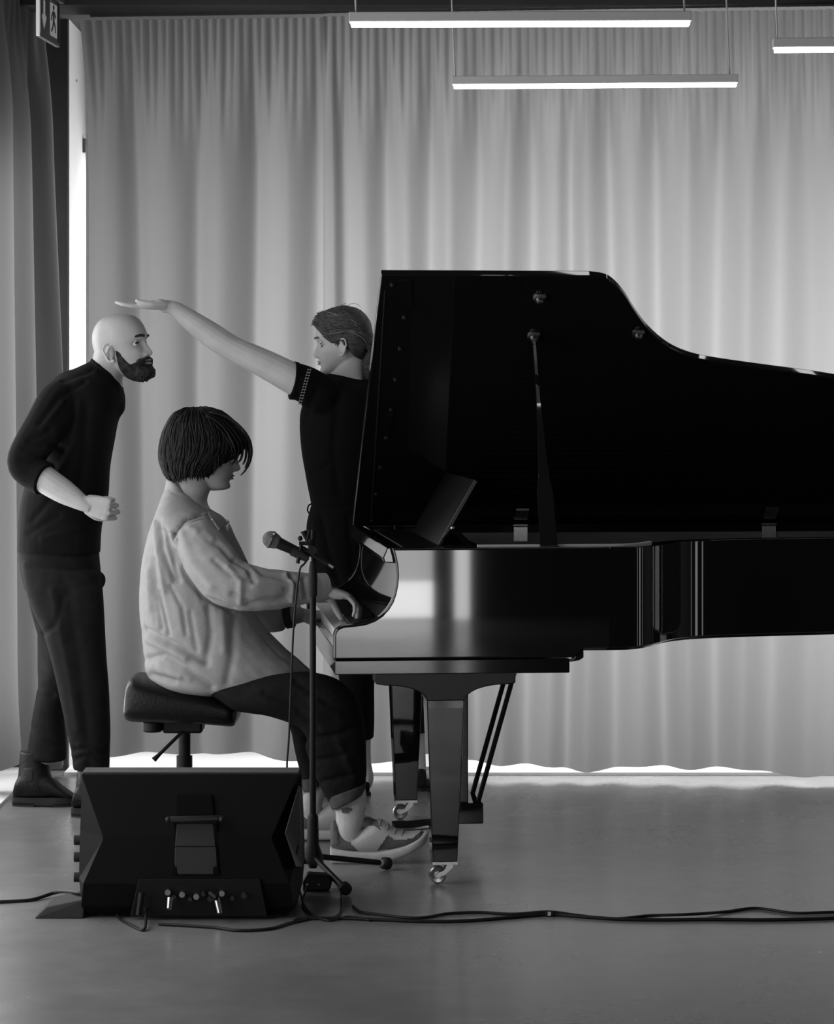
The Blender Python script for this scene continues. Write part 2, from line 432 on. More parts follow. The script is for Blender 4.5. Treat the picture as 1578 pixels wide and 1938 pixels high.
# ------------------------------------------------------------------ curtains
def curtain(name, path, hem, top, folds, label, seed, pleat=.033, amp=.030, flare=None, edge=None):
    """path(t) -> (x, y) plan line, t in metres along the cloth; folds: list of (centre, width, depth)"""
    rnd = random.Random(seed)
    L, pf = path
    nu = int(L / .006); nz = 90
    ph = [rnd.uniform(0, 6.28) for _ in range(6)]
    V = []; Fc = []
    nrm = []
    for i in range(nu + 1):
        t = L * i / nu
        for k in range(nz + 1):
            s = k / nz; s = s ** 1.5 if True else s        # rows crowd near the top
            z = top + (hem(t) - top) * s
            h = (top - z)
            blend = min(1, h / .55); blend = blend * blend * (3 - 2 * blend)
            u = t + .012 * math.sin(1.3 * z + ph[0])
            pl = .0095 * math.sin(2*PI*u/pleat + .9*math.sin(u*9 + ph[1]))
            pl *= (1 - blend) * 1.0
            mid = .008 * math.sin(2*PI*u/(pleat*2.7) + 1.2*math.sin(u*5 + ph[2])) * math.exp(-((h - .25)/.28)**2)
            big = 0
            for c, w, dp in folds:
                q = (t - c - .02 * math.sin(z*.9 + c*7)) / (w * 1.3)
                big += dp * math.exp(-q*q)
            gentle = amp * .16 * math.sin(2*PI*t/.31 + ph[3] + .5*math.sin(t*3 + ph[4])) + amp*.05*math.sin(2*PI*t/.11 + ph[5])
            off = pl + mid + blend * (big + gentle)
            if flare: off += flare(t, z)
            x, y, nx, ny = pf(t)
            e = edge(t, z) if edge else 0
            V.append((x + nx*off + e, y + ny*off, z))
    for i in range(nu):
        for k in range(nz):
            a = i*(nz+1) + k
            Fc.append((a, a+1, a+nz+2, a+nz+1))
    m = MB(); m.v = [Vector(p) for p in V]; m.f = Fc
    me = bpy.data.meshes.new(name); me.from_pydata(V, [], Fc); me.materials.append(M['curtain']); me.shade_smooth()
    o = bpy.data.objects.new(name, me); COL.objects.link(o)
    tag(o, label, 'curtain', 'grey curtains')
    return o
def straight(x0, y0, x1, y1):
    L = math.hypot(x1-x0, y1-y0); dx, dy = (x1-x0)/L, (y1-y0)/L
    return (L, lambda t: (x0 + dx*t, y0 + dy*t, dy, -dx))
yc = lambda x: 10.28 - .10 * x
def at_px(x): # x position on the back curtain line for an image column
    a = (x - CX) / F
    return 10.28 * a / (1 + .10 * a)
def foldset(x0, cols):
    return [(at_px(c) - x0, w, d) for c, w, d in cols]
xa, xb = at_px(168), at_px(618)
hemf = lambda x: .084 - .015 * (x + 1.2) + .010 * math.sin(x*7.0 + .6) + .006 * math.sin(x*17)
c1 = straight(xa, yc(xa), xb, yc(xb))
curtain('curtain', c1, lambda t: hemf(xa + t), 2.853,
        foldset(xa, [(215, .05, .05), (262, .03, -.03), (330, .06, .035), (385, .03, -.03), (430, .05, .05), (485, .03, -.035), (540, .045, .05), (592, .03, -.03)]),
        'left panel of the grey back curtain, behind the bald man and pianist', 3,
        edge=lambda t, z: -.035 * math.exp(-t/.12) * max(0, (z - 2.2)/.65)**2)
xc, xd = at_px(612), 1.95
c2 = straight(xc, yc(xc) - .02, xd, yc(xd) - .02)
curtain('curtain', c2, lambda t: hemf(xc + t), 2.853,
        foldset(xc, [(625, .02, .05), (690, .04, .04), (735, .03, -.03), (780, .035, .05), (825, .03, -.03), (862, .035, .045), (910, .03, -.035), (958, .035, .05), (1002, .03, -.03),
                     (1042, .035, .045), (1072, .025, -.03), (1105, .035, .05), (1155, .03, -.035), (1205, .035, .04), (1255, .03, -.04), (1312, .04, .05), (1365, .03, -.03), (1415, .04, .05), (1470, .04, -.04), (1530, .05, .04)]),
        'wide right panel of the grey back curtain, behind the piano', 5)
lw = straight(-1.545, 9.70, -1.415, 10.42)
curtain('curtain', lw, lambda t: .03 + .09*math.exp(-((t-.30)/.16)**2), 2.96,
        [(.03, .04, .05), (.12, .035, -.05), (.22, .04, .05), (.33, .04, -.05), (.44, .04, .05), (.56, .04, -.05), (.66, .04, .04)],
        'narrow grey curtain on the side wall below the exit sign', 11, pleat=.06, amp=.03,
        edge=lambda t, z: .075 * (t/.73)**2 * max(0, min(1, (2.75 - z)/1.3)),
        flare=lambda t, z: .03 * math.exp(-((t-.30)/.16)**2) * max(0, 1 - z/.5)**2)
rail = MB().box((at_px(172), 0, 2.864), (2.0, .025, 2.872))
rail.v = [Vector((p.x, p.y + yc(p.x) - .03, p.z)) for p in rail.v]
based('curtain_rail', rail, 'ceiling', (0, yc(0), 2.857), 'slim dark rail carrying the back curtain under the soffit', 'rail', smooth=0)

# ------------------------------------------------------------------ pendant lamps
def pendant(name, xl, xr, yt, yb, dl, dr, label, cables):
    A, B = W(xl, yb, dl), W(xr, yb, dr); z = (A.z + B.z) / 2
    A.z = B.z = z
    ax = (B - A).normalized(); L = (B - A).length; hgt = (yb - yt) * dl / F * .95; wid = .055
    Mx = Matrix((( ax.x, -ax.y, 0, A.x), (ax.y, ax.x, 0, A.y), (0, 0, 1, z), (0, 0, 0, 1)))
    r = thing(name, A + (B-A)/2, label, 'pendant lamp', 'linear pendant lamps')
    link('lamp_housing', MB().box((0, 0, .008), (L, wid, hgt)).xf(Mx), 'lamp_body', r, smooth=0, bevel=.002)
    link('diffuser', MB().box((.006, .002, -.003), (L-.006, wid-.002, .008)).xf(Mx), 'diffuser', r, smooth=0)
    for c in cables:
        link('suspension_cable', MB().cyl((c, wid/2, hgt), (c - .02, wid/2, ZC - z), .0028, n=8).xf(Mx), 'lamp_body', r)
    return r
pendant('pendant_lamp', 660, 1309, 20, 45, 8.02, 8.0, 'linear pendant lamp at the very top, longest of the three in view', (.02, .98))
pendant('pendant_lamp', 855, 1397, 141, 162, 9.63, 9.57, 'lowest linear pendant lamp, hanging in front of the back curtain above the piano lid', (.01, .97))
pendant('pendant_lamp', 1463, 2073, 68, 92, 8.56, 8.5, 'linear pendant lamp cut off by the right edge of the photo', (.015, .98))

# ------------------------------------------------------------------ exit sign
sg = thing('exit_sign', (-1.29, 9.4, 2.7), 'small dark emergency exit sign with arrow and running figure, top left', 'exit sign')
P0 = W(74, 68, 9.22); P1 = W(111, 89, 9.52)
ax = (P1 - P0); ax.z = 0; Ls = ax.length; ax.normalize(); nz_ = Vector((ax.y, -ax.x, 0))
SM = Matrix(((ax.x, nz_.x, 0, P0.x), (ax.y, nz_.y, 0, P0.y), (0, 0, 1, P0.z), (0, 0, 0, 1)))
link('sign_panel', MB().box((0, -.008, .012), (Ls, 0, .145)).xf(SM), 'sign', sg, smooth=0)
link('light_edge', MB().box((-.012, -.008, 0), (.004, .003, .148)).xf(SM), 'sign_edge', sg, smooth=0)
link('sign_rim', MB().box((0, -.010, 0), (Ls, .004, .012)).box((Ls-.006, -.010, .012), (Ls, .004, .15)).box((0, -.03, .15), (Ls, .02, .19)).xf(SM), 'sign', sg, smooth=0)
ar = [(.066, .035), (.098, .075), (.086, .082), (.077, .072), (.077, .130), (.058, .130), (.058, .072), (.048, .082), (.036, .075)]
ar = [(x + .006, z) for x, z in ar]
dr_ = [(.165, .025), (.268, .025), (.268, .138), (.165, .138)]
link('arrow', MB().prism(ar, 'y', 0, .002).xf(SM), 'sign_light', sg, smooth=0)
link('door_symbol', MB().prism(dr_, 'y', 0, .0015).xf(SM), 'sign_light', sg, smooth=0)
run = MB()
def seg(a, b, w):
    a = Vector((a[0], 0, a[1])); b = Vector((b[0], 0, b[1])); t = (b-a).normalized(); n = Vector((-t.z, 0, t.x)) * w
    pts = [a+n, b+n, b-n, a-n]; run.prism([(p.x, p.z) for p in pts], 'y', .0015, .003)
run.prism([(.212 + .011*math.cos(k*PI/6), .124 + .009*math.sin(k*PI/6)) for k in range(12)], 'y', .0015, .003)
seg((.214, .112), (.212, .078), .011); seg((.214, .078), (.236, .062), .006); seg((.236, .062), (.240, .040), .005)
seg((.210, .078), (.200, .055), .006); seg((.200, .055), (.178, .040), .005); seg((.205, .108), (.185, .095), .005); seg((.185, .095), (.176, .078), .004); seg((.222, .108), (.245, .094), .005)
link('running_figure', run.xf(SM), 'sign', sg, smooth=0)
for q in (.9, .2): link('suspension_rod', MB().cyl((Ls*q, -.004, .18), (Ls*q, -.004, ZC - P0.z), .004).xf(SM), 'steel', sg)

# ------------------------------------------------------------------ grand piano
TH = math.radians(5.5); CT, ST = math.cos(TH), math.sin(TH)
PO = Vector(((632 - CX) * 7.9 / F, 7.9, 0))
PM = Matrix(((CT, -ST, 0, PO.x), (ST, CT, 0, PO.y), (0, 0, 1, 0), (0, 0, 0, 1)))   # u along the case, v away, z up
piano = thing('grand_piano', PM @ Vector((1.2, .74, 0)), 'black polished concert grand piano with raised lid', 'grand piano')
WV = 1.48
def pl(name, mb, m, parent=None, **k): return link(name, mb.xf(PM), m, parent or piano, **k)
def px_poly(pts): return [((x - 632) / 655.0, 1.43 - (y - 750) / 657.0) for x, y in pts]
scurve = [(632,1249),(632,1202),(634,1194),(641,1187),(652,1183.5),(672,1182),(692,1179),(708,1173),(722,1164),(733,1152),(741,1139),(746,1125),(749.5,1108),(751,1090),(750,1072),(747,1056),(742,1038)]
from mathutils.geometry import interpolate_bezier
arm = px_poly(scurve); UE = .80
armp = arm + [(UE, .9925), (UE, .700), (.725, .700), (.70, .672)]
armp[0] = (0, .672)
# near cheek and straight flank in one slab, far cheek the same
def slab(v0, v1): return MB().prism(armp, 'y', v0, v1)
PI_ = PM.inverted()
pl('cheek', slab(0, .052), 'lacquer', bevel=.006, seg=4, smooth=30, keep=lambda p: (PI_ @ p).x > UE - .002)
farp = arm + [(.30, .9925), (.30, .700), (.30, .672)]; farp[0] = (0, .672)
pl('cheek', MB().prism(farp, 'y', WV-.052, WV), 'lacquer', bevel=.004, seg=3, smooth=30)
# case outline
OUT = [(.80, 0), (.87, .012), (.925, .055), (.97, .125), (1.01, .20), (1.06, .275), (1.12, .33), (1.20, .37), (1.32, .405), (1.5, .44), (1.7, .485), (1.95, .56), (2.2, .68), (2.4, .84), (2.53, 1.02), (2.57, 1.2), (2.53, 1.37), (2.42, 1.46), (2.28, WV), (1.5, WV), (.8, WV), (.30, WV)]
def smooth_path(P, sub=6):
    V, _ = crom([Vector((a, b, 0)) for a, b in P], [0]*len(P), sub); return [(p.x, p.y) for p in V]
outp = [p for p in smooth_path(OUT)]
def offset(P, d):
    R = []
    for i, p in enumerate(P):
        a = Vector(P[max(i-1, 0)]); b = Vector(P[min(i+1, len(P)-1)]); t = (b - a).normalized()
        R.append((p[0] - t.y*d, p[1] + t.x*d))
    return R
inp = offset(outp, .052)
def wallband(Po, Pi, z0, z1):
    R = [[Vector((o[0], o[1], z0)), Vector((o[0], o[1], z1)), Vector((i[0], i[1], z1)), Vector((i[0], i[1], z0))] for o, i in zip(Po, Pi)]
    return MB().rings(R)
pl('outer_rim', wallband(outp, inp, .700, .9925), 'lacquer', smooth=30, bevel=.006, seg=4, keep=lambda p: (PI_ @ p).x < UE + .002 and (PI_ @ p).y < .1)
se_ = [(.42, .0), (.6, .0)] + [q for q in outp if q[0] < 1.0 and q[1] < .3]
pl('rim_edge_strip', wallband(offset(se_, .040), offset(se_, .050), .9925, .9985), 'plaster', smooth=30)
pl('inner_rim', wallband([(u, v) for u, v in offset(outp, .0525)], offset(outp, .075), .80, .965), 'felt', smooth=40)
# key bed, key slip, blocks
pl('key_bed', MB().box((.003, .004, .628), (.685, WV-.004, .670)), 'lacquer', smooth=0, bevel=.003)
pl('underside', MB().prism([p for p in offset(outp, .03)] + [(.30, .03)], 'z', .69, .715), 'satin', smooth=0)
pl('end_moulding', MB().prism([(.685, .66), (.70, .668), (.725, .699), (.725, .672), (.712, .664)], 'y', .002, .05), 'lacquer', smooth=0)
pl('key_slip', MB().box((.0, .053, .664), (.022, WV-.053, .706)), 'lacquer', smooth=0, bevel=.003)
for v0, v1 in ((.053, .125), (WV-.125, WV-.053)):
    pl('key_block', MB().box((.012, v0, .700), (.170, v1, .752)), 'lacquer', smooth=0, bevel=.004)
kw = (WV - .25) / 52
wk = MB().box((.022, -kw/2+.0006, .700), (.165, kw/2-.0006, .735))
wkm = None
for k in range(52):
    v = .125 + kw * (k + .5)
    if wkm is None:
        m_ = MB().join(wk); m_.v = [Vector((p.x, p.y + v, p.z)) for p in m_.v]
        wko = pl('white_key', m_, 'ivory', smooth=0, bevel=.001); wkm = (wko, v)
    else:
        o = wkm[0].copy(); COL.objects.link(o); o.parent = piano
        o.matrix_parent_inverse = wkm[0].matrix_parent_inverse.copy()
        dv = PM.to_3x3() @ Vector((0, v - wkm[1], 0)); o.location = dv
bk0 = None
order = 'CDEFGAB'
for k in range(51):
    nt_ = 'CBAGFED'[k % 7]         # from the treble end, downwards
    if nt_ in ('C', 'F'): continue
    v = .125 + kw * (k + 1)
    if bk0 is None:
        m_ = MB().prism([(.070, .735), (.074, .747), (.165, .747), (.165, .733), (.070, .733)], 'y', v-.005, v+.005)
        bk0 = (pl('black_key', m_, 'ebony', smooth=0, bevel=.001), v)
    else:
        o = bk0[0].copy(); COL.objects.link(o); o.parent = piano; o.matrix_parent_inverse = bk0[0].matrix_parent_inverse.copy()
        o.location = PM.to_3x3() @ Vector((0, v - bk0[1], 0))
# fallboard standing open, its rounded top lip, name board
fb = MB().prism([(.168, .735), (.176, .735), (.200, .955), (.192, .957)], 'y', .054, WV-.054)
fbo = pl('fallboard', fb, 'lacquer', smooth=0, bevel=.002)
fl = MB().prism([(.150, .948), (.146, .962), (.158, .990), (.172, .992), (.205, .985), (.205, .955), (.190, .945)], 'y', .054, WV-.054)
pl('fallboard_lip', fl, 'lacquer', fbo, smooth=0, bevel=.003)
pl('lock_block', MB().box((.21, .10, .94), (.26, .20, .985)).box((.21, .24, .94), (.25, .40, .98)), 'satin', smooth=0, bevel=.003)
pl('music_shelf', MB().box((.22, .15, .965), (.46, WV-.15, .983)), 'satin', smooth=0, bevel=.003)
pl('iron_plate', MB().prism([p for p in offset(outp, .076)] + [(.30, .07)], 'z', .86, .875), 'plate', smooth=0)
st = MB()
for k in range(60):
    v = .16 + k * .0205
    ue = 2.35 if v > .95 else (1.0 + 1.3 * max(0, (v - .36) / .59) if v > .36 else .86)
    st.tube([(.52, v, .90), (min(ue, 2.35), v, .90)], .0009, n=4)
s_ = pl('strings', st, 'steel', smooth=0); s_['kind'] = 'stuff'
# music desk leaning back, its prop and knob
def deskpt(x, y, v):  # point on the v plane
    d = 7.9
    for _ in range(12):
        u = ((x - CX) * d / F - PO.x + v * ST) / CT; d = 7.9 + u * ST + v * CT
    return u, 1.43 - (y - 750) * d / F
u0, z0 = deskpt(831, 1034, .33); u1, z1 = deskpt(902, 909, .33)
t = Vector((u1-u0, 0, z1-z0)).normalized(); nn = Vector((-t.z, 0, t.x)) * .006
md = [(u0 + nn.x, z0 + nn.z), (u1 + nn.x, z1 + nn.z), (u1 - nn.x, z1 - nn.z), (u0 - nn.x, z0 - nn.z)]
mdo = pl('music_desk', MB().prism(md, 'y', .33, WV-.33), 'satin', smooth=0, bevel=.003)
u2, z2 = deskpt(857, 1000, .30); u3, z3 = deskpt(890, 1032, .30)
pl('desk_prop', MB().tube([(u2, .325, z2), (u3, .325, z3)], [.010, .008], n=8).tube([(u2, .325, z2), (u0 + .01, .325, z0 + .02)], .006, n=8), 'satin', mdo)
pl('desk_knob', MB().ball((u2, .312, z2), .0065), 'brass', mdo)
# lid: hinged on the far side and raised
PH = math.radians(34.0)
HZ = .9905; HV = 1.43
LM = PM @ Matrix(((1, 0, 0, 0), (0, -math.cos(PH), math.sin(PH), WV), (0, math.sin(PH), math.cos(PH), HZ), (0, 0, 0, 1)))  # (u, w, up-normal)
LM = PM @ Matrix(((1, 0, 0, 0), (0, -math.cos(PH), math.sin(PH), HV), (0, math.sin(PH), math.cos(PH), HZ), (0, 0, 0, 1)))
lidcurve = [(.157, 0), (.78, 0), (.83, .012), (.865, .044), (.905, .105), (.945, .183), (1.0, .275), (1.07, .36), (1.14, .413), (1.227, .447), (1.40, .488), (1.63, .54), (1.95, .64), (2.2, .74), (2.42, .90), (2.55, 1.06), (2.59, 1.22), (2.55, 1.38), (2.44, 1.47), (2.30, WV)]
lp = [lidcurve[0]] + smooth_path(lidcurve[1:], 5)
lp = [(u, max(0, HV - v)) for u, v in lp] + [(.157, 0)]
lid = link('lid', MB().prism(lp, 'z', 0, .020).xf(LM), 'lacquer', piano, smooth=30, bevel=.003)
link('lid_front_flap', MB().box((.158, 0.0, .022), (.60, 1.395, .036)).xf(LM), 'lacquer', piano, smooth=0, bevel=.003)
def lid_px(x, y):
    u, w = .6, 1.0
    for _ in range(40):
        v = HV - w * math.cos(PH); d = 7.9 + u*ST + v*CT
        X = (x - CX) * d / F; u = (X - PO.x + v*ST) / CT
        w = ((1.43 - (y - 750) * d / F) - HZ) / math.sin(PH)
    return u, w
for x, y in ((1021, 563), (1010, 635), (1208, 631)):
    u, w = lid_px(x, y)
    Mx = LM @ Matrix.Translation((u, w, 0)) @ Matrix.Rotation(PI, 4, 'X')
    link('prop_socket', MB().lathe([(.020, 0), (.021, .003), (.017, .006), (.012, .008), (.011, .018), (.006, .021), (.001, .021)], Mx, 20), 'brass', lid, smooth=30)
bl = [(742, 538), (765, 600), (757, 659), (748, 718), (740, 775), (731, 828), (720, 884), (712, 934), (704, 985)]
for x, y in bl:
    u, w = lid_px(x, y); Mx = LM @ Matrix.Translation((u, w, 0)) @ Matrix.Rotation(PI, 4, 'X')
    link('rubber_buffer', MB().lathe([(.007, 0), (.007, .004), (.003, .006), (.0005, .006)], Mx, 12), 'side_speaker', lid, smooth=30)
for poly in ([(755, 530), (779, 530), (781, 578), (757, 578)], [(731, 785), (743, 785), (740, 820), (728, 820)]):
    q = [lid_px(x, y) for x, y in poly]
    link('hinge_plate', MB().prism(q, 'z', -.003, .001).xf(LM), 'satin', lid, smooth=0)
q = [lid_px(x, y) for x, y in ((727, 548), (729.5, 548), (703, 985), (700.5, 985))]
link('fold_joint', MB().prism(q, 'z', -.0015, .001).xf(LM), 'side_speaker', lid, smooth=0)
# lid hinges on the spine: lower leaf on the inner rim, upper leaf on the lid
for x in (985, 1455):
    u, _ = deskpt(x, 1000, WV-.08)
    hin = pl('lid_hinge', MB().box((u-.024, WV-.080, .935), (u+.024, WV-.0765, .985)), 'felt_hinge' if False else 'steel', smooth=0, bevel=.001)
    pl('hinge_knuckle', MB().cyl((u-.026, WV-.075, .990), (u+.026, WV-.075, .990), .006, n=12), 'brass', hin)
    link('hinge_leaf', MB().box((u-.022, .04, -.004), (u+.022, .10, 0)).xf(LM), 'steel', hin, smooth=0)
# lid prop
u0, _ = deskpt(1036, 1032, .06); us, ws = lid_px(1010, 640)
top = LM @ Vector((us, ws, -.012)); bot = PM @ Vector((u0, .03, .985))
tq = (top - bot)
pr = MB(); R = []
for s, wx in ((0, .026), (.10, .025), (.27, .024), (.33, .017), (.5, .011), (.72, .007), (1, .006)):
    c = bot + tq * s; R.append([c + Vector((a * wx, b * .012, 0)) for a, b in ((-1, -1), (1, -1), (1, 1), (-1, 1))])
link('lid_prop', pr.rings(R), 'lacquer', piano, smooth=0, bevel=.002)
pl('prop_foot', MB().box((u0-.027, .006, .984), (u0+.027, .050, .996)), 'satin', smooth=0, bevel=.002)
# legs: bracket, tapered leg, ferrule, caster
def leg(uc, vc, bracket=True):
    lg = MB(); R = []
    for z, w in ((.545, .0545), (.52, .0545), (.30, .0465), (.068, .0365)):
        R.append([Vector((uc + a*w, vc + b*w, z)) for a, b in ((-1, -1), (1, -1), (1, 1), (-1, 1))])
    o = pl('leg', lg.rings(R), 'lacquer', smooth=0, bevel=.003)
    if bracket:
        prof = [(-.205, .630), (-.205, .592), (-.178, .588)] + [(-.175 + .118*math.sin(a*PI/16), .542 + .046*math.cos(a*PI/16)) for a in range(1, 9)]
        prof = prof + [(-x, z) for x, z in prof[::-1]]
        pl('leg_bracket', MB().prism([(uc + x, z) for x, z in prof], 'y', vc-.06, vc+.06), 'satin', o, smooth=0, bevel=.003)
    else:
        pl('leg_bracket', MB().box((uc-.09, vc-.09, .54), (uc+.09, vc+.09, .70)), 'satin', o, smooth=0, bevel=.003)
    pl('ferrule', MB().box((uc-.037, vc-.037, .060), (uc+.037, vc+.037, .068)), 'brass', o, smooth=0)
    c = MB()
    for a_, b_ in ((vc-.016, vc-.012), (vc+.012, vc+.016)):
        c.prism([(uc+.026, .060), (uc+.026, .048), (uc+.004, .026), (uc-.018, .018), (uc-.026, .026), (uc-.018, .034), (uc-.002, .040), (uc+.010, .060)], 'y', a_, b_)
    cs = pl('caster_fork', c, 'brass', o, smooth=0, bevel=.001)
    wl = MB()
    Mw = Matrix.Translation((uc-.018, vc, .0262)) @ Matrix.Rotation(PI/2, 4, 'X')
    wl.lathe([(.001, -.010), (.010, -.010), (.012, -.007), (.022, -.009), (.026, -.006), (.026, .006), (.022, .009), (.012, .007), (.010, .010), (.001, .010)], Mw, 28)
    pl('caster_wheel', wl, 'brass', o, smooth=30)
leg(.332, .14); leg(.332, 1.37); leg(2.22, 1.12, False)
# pedal lyre
ly = pl('pedal_lyre', MB().box((.375, .60, .10), (.505, .88, .165)), 'lacquer', smooth=0, bevel=.004)
for v in (.64, .84):
    pl('lyre_post', MB().box((.42, v-.02, .16), (.46, v+.02, .64)), 'lacquer', ly, smooth=0, bevel=.004)
for v in (.70, .74, .78):
    pl('pedal_rod', MB().cyl((.44, v, .16), (.44, v, .66), .004), 'brass', ly)
    pl('pedal', MB().tube([(.40, v, .085), (.34, v, .080), (.29, v, .074), (.235, v, .072)], [.010, .010, .012, .014], n=10, sub=4), 'brass', ly)
pl('lyre_top', MB().box((.38, .58, .62), (.50, .90, .70)), 'satin', ly, smooth=0, bevel=.003)
for v in (.66, .82):
    pl('lyre_brace', MB().tube([(.49, v, .14), (.62, v, .60)], .008, n=10), 'satin', ly)

# ------------------------------------------------------------------ stool
st_d = 8.64
stool = thing('piano_stool', W(347, 750 + 1.43*F/st_d, st_d), 'black padded adjustable piano stool under the seated pianist', 'stool')
cush = loft([(262,1285,262,1345,st_d,.10),(246,1318,246,1352,st_d,.12),(242,1322,242,1352,st_d,.13)][::-1][:0] or
            [(244,1300,240,1352,st_d,.125),(250,1280,246,1359,st_d,.155),(270,1276,268,1362,st_d,.165),(330,1290,330,1363,st_d,.17),(400,1305,400,1366,st_d,.17),(436,1315,434,1369,st_d,.165),(449,1322,446,1369,st_d,.15),(453,1330,452,1360,st_d,.12)], pw=3.5)
link('seat', fuse([cush], .006, 4), 'seat', stool, smooth=60)
hb = MB().box((-.062, -.06, 0), (.062, .06, .042)); hb.xf(Matrix.Translation(W(348, 1384, st_d)))
link('seat_mount', hb, 'soft_black', stool, bevel=.008)
c = W(349, 1384, st_d)
link('column', MB().cyl((c.x, c.y, .08), (c.x, c.y, .30), .025).cyl((c.x, c.y, .30), (c.x, c.y, c.z+.01), .019), 'soft_black', stool)
kn = W(289, 1374, st_d - .05)
link('adjust_knob', MB().lathe([(.001, -.018), (.026, -.018), (.032, -.012), (.032, .012), (.026, .018), (.001, .018)], Matrix.Translation(kn), 24), 'soft_black', stool)
l0, l1 = W(345, 1385, st_d - .06), W(291, 1438, st_d - .10)
link('lever', MB().tube([l0, l0 + (l1-l0)*.8, l1], [.0055, .006, .009], n=10), 'soft_black', stool)
for k in range(5):
    a = 2*PI*k/5 + .3
    tip = Vector((c.x + .24*math.cos(a), c.y + .24*math.sin(a), .065))
    lg = link('base_arm', MB().tube([(c.x, c.y, .10), (c.x+.1*math.cos(a), c.y+.1*math.sin(a), .09), tip], [.024, .02, .015], n=10, sub=3), 'soft_black', stool)
    link('glide', MB().cyl((tip.x, tip.y, 0), (tip.x, tip.y, .065), .016, .012, n=14), 'rubber', lg)

# ------------------------------------------------------------------ stage monitor
sp = thing('stage_monitor', (-.617, 7.7, 0), 'black wedge stage monitor speaker standing on the floor, seen from behind', 'speaker')
XA, XBr = (152 - CX) * 7.62 / F, (568 - CX) * 7.62 / F
xm = (XA + XBr) / 2; hw = (XBr - XA) / 2
lev = [  # z, half width at back, y back, half width front, y front
 (.010, .272, 7.535, .290, 7.86), (.035, .290, 7.515, .300, 7.90), (.10, .282, 7.50, .305, 7.93), (.215, .232, 7.525, .305, 7.87), (.225, .232, 7.527, .305, 7.86), (.376, .298, 7.603, .305, 7.71), (.383, .300, 7.609, .304, 7.69)]
R = []
for z, wb, yb_, wf, yf in lev:
    R.append([Vector((xm - wb, yb_, z)), Vector((xm + wb, yb_, z)), Vector((xm + wf, yb_ + .09, z)), Vector((xm + wf, yf, z)), Vector((xm - wf, yf, z)), Vector((xm - wf, yb_ + .09, z))])
link('cabinet', MB().rings(R), 'speaker', sp, smooth=0, bevel=.006, seg=3)
# grille on the sloping front, its upper edge shows above the cabinet
gr = MB()
for i in range(2):
    z0_, y0_, z1_, y1_ = ((.3815, 7.625, .3835, 7.70) if i == 0 else (.383, 7.70, .12, 7.955))
    gr.add([(xm-.300, y0_, z0_), (xm+.300, y0_, z0_), (xm+.300, y1_, z1_), (xm-.300, y1_, z1_), (xm-.300, y0_, z0_+.006), (xm+.300, y0_, z0_+.006), (xm+.300, y1_+.006, z1_+.006), (xm-.300, y1_+.006, z1_+.006)],
           [(0,3,2,1),(4,5,6,7),(0,1,5,4),(1,2,6,5),(2,3,7,6),(3,0,4,7)])
link('grille', gr, M['mesh_metal'] if False else mat('perforated_grille', .05, .35, .5, bump=.8, bscale=700, var=.5, vscale=500), sp, smooth=0, bevel=.002)
def spx(x, y, d=7.56): return W(x, y, d)
# carrying recess and bar
def solid_px(pts, th, name, m, par):
    v = [W(x, y, d) for x, y, d in pts]; n = len(v); v += [p + Vector((-.002, th, 0)) for p in v]
    return link(name, MB().add(v, [tuple(range(n)), tuple(range(n, 2*n))[::-1]] + [(i, (i+1) % n, n + (i+1) % n, n+i) for i in range(n)]), m, par, smooth=0)
solid_px([(566,1487,7.60),(540,1577,7.522),(561,1640,7.512),(572,1640,7.60),(572,1492,7.68)], .006, 'side_panel', 'side_grey', sp)
def backplate(poly, dtop, dbot, name, m, th=.006, par=None):
    ys = [p[1] for p in poly]; a, b = min(ys), max(ys)
    v0 = []
    for x, y in poly:
        d = dtop + (dbot - dtop) * (y - a) / (b - a); v0.append(W(x, y, d))
    n = len(poly); v = v0 + [p + Vector((0, th, 0)) for p in v0]
    f = [tuple(range(n)), tuple(range(n, 2*n))[::-1]] + [(i, (i+1) % n, n + (i+1) % n, n+i) for i in range(n)]
    return link(name, MB().add(v, f), m, par or sp, smooth=0, bevel=.002)
hr = backplate([(333, 1504), (401, 1504), (405, 1546), (332, 1546)], 7.572, 7.545, 'handle_recess', 'cavity', th=.03)
backplate([(334, 1560), (404, 1560), (408, 1602), (331, 1602)], 7.536, 7.517, 'handle_slope', 'side_speaker', th=.02, par=hr)
backplate([(331, 1603), (409, 1603), (412, 1655), (329, 1655)], 7.5165, 7.500, 'handle_slope', 'side_speaker', th=.02, par=hr)
for x0_, x1_ in ((328, 333), (405, 411)): backplate([(x0_, 1556), (x1_, 1556), (x1_ + 3, 1655), (x0_ - 3, 1655)], 7.537, 7.499, 'recess_edge', 'cavity', th=.02, par=hr)
bar = MB().tube([W(316, 1552, 7.525), W(324, 1551, 7.515), W(412, 1549, 7.515), W(421, 1548, 7.525)], [.007, .0085, .0085, .007], n=10)
hbo = link('carry_handle', bar, 'side_speaker', sp)
for x in (318, 419): link('handle_bolt', MB().ball(W(x, 1551, 7.512), .008), 'side_speaker', hbo)
backplate([(222, 1603), (500, 1600), (500, 1603), (222, 1606)], 7.5215, 7.5215, 'panel_seam', 'side_speaker', th=.004)
cp = backplate([(262, 1664), (492, 1664), (506, 1735), (246, 1735)], 7.492, 7.500, 'connector_panel', 'soft_black', th=.012)
for i, x in enumerate((318, 330, 345, 360, 372, 385, 398, 408, 420, 440, 462)):
    y = 1688 + (i * 37) % 14
    p = W(x, y, 7.485)
    link('knob' if i % 2 else 'socket', MB().cyl(p + Vector((0, .01, 0)), p - Vector((0, .012, 0)), .006 if i % 2 else .008, n=14), 'steel' if i in (0, 2, 4, 8) else 'side_speaker', cp)
